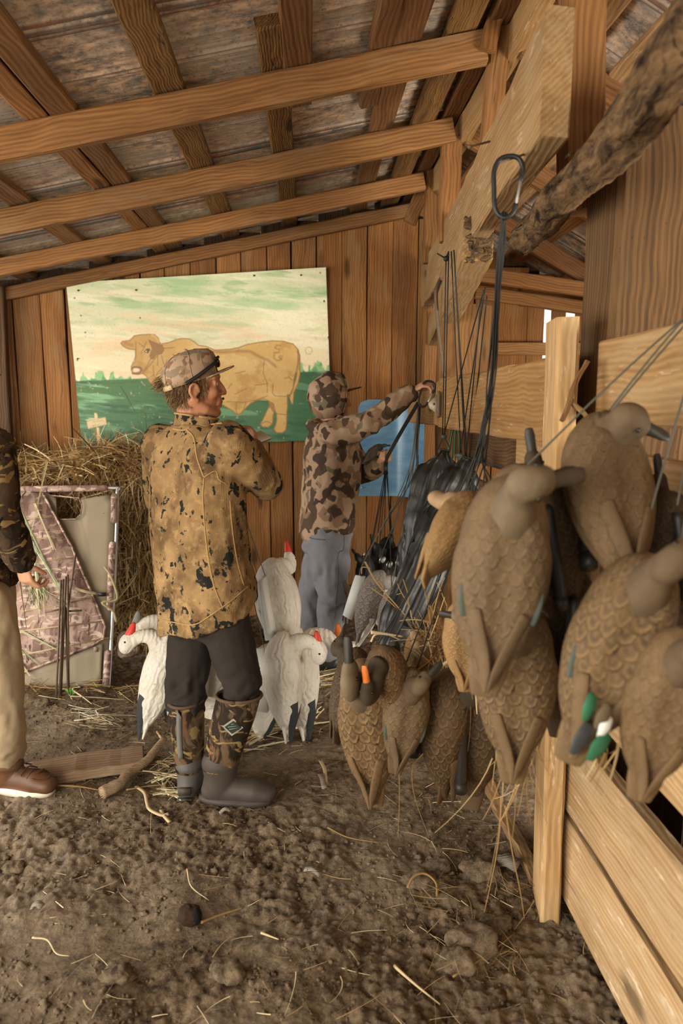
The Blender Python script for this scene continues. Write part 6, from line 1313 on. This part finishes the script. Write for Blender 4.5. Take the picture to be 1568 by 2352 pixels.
# plank and stick by the leather boot
a, b = gp(-40, 1812, .025), gp(322, 1760, .03)
timber('dusty old plank lying on the dirt under the leather boot, broken end notched', a, b + (b - a) * .02, .17, .045, wood('dusty_plank', '#a48c72', '#7d6650', '#69543f', '#a8967f', .6, .6), (0, 0, 1), (1, .95, .9), 'loose_plank', 'plank', seg=14, wob=.006, rough_end=.03)
q = spline([gp(234, 1838, .03), gp(275, 1818, .035), gp(300, 1795, .045), gp(340, 1768, .05), gp(378, 1728, .06)], 30); me = None
r = thing('peeled_stick', 'curved pale stick lying across the end of the dusty plank', 'stick', q[0]); me = MB().tube(q, [.026 - .010 * i / 29 for i in range(30)], 12).mesh('stick', r.location); v = co(me); setco(me, v + no(me) * (.012 * (fbm(v * 40, 3) - .5))[:, None]); put('stick_wood', me, wood('peeled_wood', '#c3a885', '#8f7556', '#6d563d', '#ab9a83', .5, .9, .8, 2), r)
for pts, l in ((((378, 1732), (368, 1722), (362, 1712)), 'short broken twig at the tip of the curved pale stick'),):
    o = thing('broken_twig', l, 'twig', gp(*pts[0], .06)); part(o, 'twig_wood', MB().tube([gp(*p, .06) for p in pts], .006, 8), M_PALE)
M_STRAW = plain('pale_dry_straw', '#c2ad86', .75, 0, .25, .2, 60, .2); M_STRAWD = plain('brown_dry_stem', '#8e7249', .8, 0, .2, .25, 60, .2)


def stalk(label, px, rad, mat=None, dz=.012, n=16, name='dry_stalk', ribbon=False, lift=None):
    q = spline([gp(x, y, dz + (lift[i] if lift else 0)) for i, (x, y) in enumerate(px)], n); o = thing(name, label, 'stalk', q[0]); part(o, 'stalk_fibre', MB().ribbon(q, rad * 2.4, (.1, -.3, 1), .003) if ribbon else MB().tube(q, [rad * (1 - .6 * i / (n - 1)) for i in range(n)], 7), mat or M_STRAW); return o


stalk('pale curved husk strip nearest the heel of the grey boot', ((312, 1812), (332, 1828), (338, 1850), (345, 1868), (372, 1882), (388, 1880)), .006, None, .014, 22, ribbon=True)
stalk('pale husk strip curling beside the grey boot heel', ((375, 1805), (385, 1825), (410, 1838), (440, 1838)), .005, None, .014, 18, ribbon=True)
stalk('short pale husk curl between the two boots and the husk strip', ((370, 1868), (376, 1882), (390, 1900)), .006, None, .014, 12, ribbon=True)
stalk('straight tan stem lying from the leather boot to the stick', ((118, 1816), (180, 1820), (230, 1822)), .005, M_STRAWD, .014)
stalk('thin tan stem beyond the stick near the grey boot', ((290, 1822), (340, 1812), (380, 1808)), .004, M_STRAWD, .014)
stalk('long tan straw lying before the blind panel', ((165, 1630), (230, 1628), (292, 1625)), .003, None, .02); stalk('pale straw pointing from the stakes to the goose decoys', ((168, 1618), (190, 1630), (212, 1642)), .005, None, .02)
stalk('dark twig lying beside the split husk', ((462, 2136), (500, 2118), (560, 2096)), .005, M_STRAWD, .014); stalk('pale curled stalk looping over the dark round clod', ((935, 2062), (950, 2045), (975, 2040), (1000, 2058), (1003, 2080)), .0035, M_STRAWD, .03, 20, ribbon=True, lift=(0, .015, .02, .015, 0))
stalk('long bent root stem on the bare dirt below the lower cluster', ((752, 1913), (800, 1935), (870, 1948)), .0035, M_STRAWD, .012); stalk('thin arched stem on the open floor', ((75, 2170), (110, 2175), (130, 2205), (160, 2212)), .003, None, .012); stalk('thin hooked stem in the middle of the open floor', ((430, 2010), (440, 2055), (480, 2085)), .0028, None, .012)
stalk('pale straw lying low between the fence and the split husk', ((905, 2225), (950, 2270), (1010, 2310)), .005, None, .014); stalk('pale thin straw crossing the dirt beside the fence foot', ((1040, 2255), (1120, 2200), (1180, 2150)), .003, M_STRAWD, .03); stalk('pale bent stem low on the open floor', ((600, 2160), (640, 2180)), .004, None, .012); stalk('split pale stalk scrap between the lower cluster and the dark boot', ((735, 1765), (745, 1790), (748, 1820)), .006, None, .02, 12, ribbon=True)
# scattered fine straw: nobody could count it
n = 1500; rg = np.random.default_rng(31); y = 1.3 * (4.8 / 1.3) ** rg.random(n); x = rg.uniform(-2.2, .8, n); a = rg.uniform(0, 2 * pi, n); d = unit(np.stack([np.cos(a), np.sin(a), rg.normal(.02, .08, n)], 1)); L = rg.uniform(.02, .13, n)
o = put('scattered_straw', strands(n, np.stack([x, y, ground_z(x, y) + rg.uniform(.002, .014, n)], 1), d, L, rg.choice([.0015, .002, .003], n), np.stack([rg.normal(0, .25, n), rg.normal(0, .25, n), -.05 * np.abs(rg.normal(0, 1, n))], 1), 5, ['#a68a63', '#c2ab84', '#7f6546', '#d3c09a'], 'straw'), M_STALK); tag(o, 'thin dry straws and rootlets scattered over the dirt floor', 'straw', None, 'stuff')
def straw_heap(label, pts, n, L, w, cols, ang=None, lift=.03, name='straw_heap'):
    P0 = []; rg = np.random.default_rng(len(label) * 7 + n)
    for _ in range(n): a, b, s = pts[rg.integers(len(pts))]; p = gp(a + rg.normal(0, s), b + rg.normal(0, s * .45), rg.uniform(.006, lift)); P0.append(tuple(p))
    A = rg.normal(ang, .35, n) if ang is not None else rg.uniform(0, 2 * pi, n); d = unit(np.stack([np.cos(A), np.sin(A), rg.normal(.05, .12, n)], 1)); P0 = np.array(P0); L_ = rg.uniform(*L, n)
    o = put(name, strands(n, P0 - d * (L_ / 2)[:, None], d, L_, rg.choice(w, n), rg.normal(0, .12, (n, 3)) * np.array((1, 1, .3)), 4, cols, 'straw'), M_STALK); tag(o, label, 'straw', None, 'stuff')
PALE = ['#dccba6', '#c9b68d', '#e6dabb', '#b79c70']
straw_heap('pale broken corn stalks lying under the white goose decoys', [(590, 1690, 26), (640, 1672, 30), (560, 1715, 22), (620, 1650, 30), (690, 1660, 20)], 150, (.06, .26), (.006, .010, .014), PALE, .45); straw_heap('pale straw litter along the foot of the board wall', [(760, 1555, 24), (740, 1575, 22), (790, 1560, 14)], 90, (.05, .2), (.005, .008, .011), PALE, .3)
straw_heap('tangled straw by the heel of the grey boot', [(385, 1790, 12), (400, 1825, 14), (385, 1760, 14)], 70, (.05, .18), (.004, .006, .009), PALE); straw_heap('bleached wispy grass patch before the blind panel', [(215, 1665, 22), (235, 1672, 18)], 90, (.04, .16), (.002, .003), PALE, -.2); straw_heap('straw litter along the foot of the blind panel', [(70, 1612, 26), (130, 1612, 26), (210, 1605, 24), (300, 1600, 22)], 120, (.05, .18), (.003, .005), STR)
straw_heap('dark rootlets and straw by the fence foot', [(1100, 2120, 50), (1000, 2080, 40), (1180, 2050, 30), (1050, 2220, 50), (1150, 2200, 40)], 170, (.03, .14), (.0015, .0025), ['#8f744d', '#b79c72', '#6b5236'], None, .05)
r = thing('weed_sprout', 'tiny green weed sprout beside the metal stakes', 'weed', gp(165, 1622)); mb = MB()
for k in range(9): a = k * .7; p = r.location + Vector((.01 * math.cos(a), .01 * math.sin(a), .0)); mb.ribbon([p, p + Vector((.008 * math.cos(a), .008 * math.sin(a), .014 + .003 * k)), p + Vector((.018 * math.cos(a), .018 * math.sin(a), .016 + .004 * k))], [.003, .008, .002], (0, -1, .4), .001)
part(r, 'sprout_leaves', mb, plain('fresh_leaf', '#6fa84a', .6))
# dry roots dangling below the decoys, twigs and a tuft of nest straw among them
ROOT = ['#a58656', '#bfa377', '#80643e']
def dangling(label, px, Y, n, L, w, spread, name='dry_roots', down=(0, 0, -1), nz=.25):
    rg = np.random.default_rng(len(label) + n); P0 = np.array([tuple(P(a + rg.normal(0, spread), b + rg.normal(0, spread * .6), Y + rg.normal(0, .02))) for a, b in [px[rg.integers(len(px))] for _ in range(n)]]); d = unit(np.array(down)[None] + rg.normal(0, nz, (n, 3)))
    tag(put(name, strands(n, P0, d, rg.uniform(*L, n), rg.choice(w, n), rg.normal(0, .22, (n, 3)), 6, ROOT, 'roots'), M_STALK), label, 'roots', None, 'stuff')
dangling('dry roots trailing down from the nearest decoys to the fence foot', [(1180, 1690), (1210, 1700), (1235, 1690), (1160, 1740)], 1.5, 46, (.06, .26), (.0025, .004), 16)
dangling('dry stems hanging under the slanting decoy against the fence boards', [(1330, 1690), (1375, 1700), (1400, 1720)], 1.12, 9, (.05, .12), (.004, .005), 14)
dangling('tuft of nest straw among the lower duck cluster', [(1000, 1440), (1030, 1470), (985, 1470), (1050, 1450), (1020, 1500)], 2.1, 190, (.05, .18), (.002, .004, .006), 20, 'nest_straw', (0, 0, -.1), .8)
dangling('dry grass caught between the dark decoys and the fence', [(1085, 1500), (1105, 1520), (1080, 1560)], 1.9, 40, (.05, .2), (.002, .004), 12, 'dry_grass', (0, 0, -.9), .4)
def twig(label, pts, Y, rad, mat=None, sub=()):
    q = spline([P(a, b, Y + k) for a, b, k in pts], 20); o = thing('dry_twig', label, 'twig', q[0]); part(o, 'twig_stem', MB().tube(q, [rad * (1 - .6 * i / 19) for i in range(20)], 7), mat or M_STRAWD)
    for s in sub: part(o, 'side_shoot', MB().tube(spline([P(a, b, Y + k) for a, b, k in s], 10), rad * .55, 6), mat or M_STRAWD)
twig('bare forked twig leaning across the grey goose decoys', [(838, 1290, 0), (862, 1335, 0), (905, 1385, 0), (945, 1430, -.05), (965, 1455, -.1)], 2.9, .0045, None, [[(850, 1305, 0), (832, 1303, 0), (830, 1318, 0)], [(848, 1348, 0), (880, 1370, 0), (912, 1398, 0)], [(865, 1335, 0), (872, 1338, 0), (880, 1352, 0)]])
twig('slim branching twig rising before the long black bag', [(948, 1445, 0), (940, 1395, 0), (922, 1362, 0), (912, 1340, 0)], 2.7, .004, None, [[(938, 1390, 0), (935, 1360, 0), (925, 1330, 0)], [(922, 1362, 0), (910, 1366, 0)]])
twig('thin spiky twig curving above the tan decoy', [(1000, 1420, 0), (985, 1380, 0), (998, 1345, 0), (1012, 1330, 0)], 2.5, .0035, None, [[(990, 1395, 0), (1005, 1370, 0)], [(986, 1382, 0), (975, 1362, 0)]])
twig('pale straw stalk lying level over the duck heads of the lower cluster', [(852, 1452, 0), (885, 1456, 0), (925, 1462, 0)], 1.95, .006, M_STRAW); twig('second pale stalk beside the level one over the duck heads', [(852, 1474, 0), (862, 1458, 0), (890, 1458, 0), (920, 1470, 0)], 2.0, .0035, M_STRAW)
twig('pale reed stalk slanting up from the grey brown decoy to the drab one', [(975, 1560, 0), (1020, 1525, 0), (1080, 1490, -.2)], 1.85, .0075, M_STRAW); twig('pale hanging reed between the dark decoy and the nearest cluster', [(1093, 1515, 0), (1092, 1570, 0), (1095, 1640, 0)], 1.8, .005, M_STRAW)
twig('long blurred root stem reaching the dirt under the nearest cluster', [(1150, 1830, 0), (1148, 1900, 0), (1135, 1990, 0), (1112, 2095, 0)], 1.75, .0028, M_STRAWD); twig('thin root stem beside the long blurred one', [(1160, 1850, 0), (1175, 1950, 0), (1195, 2050, 0), (1204, 2110, 0)], 1.72, .0026, M_STRAWD)
for pts, l in ((((916, 1770), (917, 1830), (914, 1925)), 'straight thin stem hanging below the grey brown decoy'), (((972, 1730), (947, 1765), (952, 1830), (985, 1925)), 'wavy pale stem hanging beside the darker decoy')): twig(l, [(a, b, 0) for a, b in pts], 1.9, .0018, M_STRAWD)
timber('half buried pale root board in the dirt beside the fence post', gp(1118, 1790, .01), gp(1228, 2030, .0), .05, .05, M_PALE, (0, 0, 1), (.75, .68, .58), 'buried_board', 'board', seg=12, wob=.008)
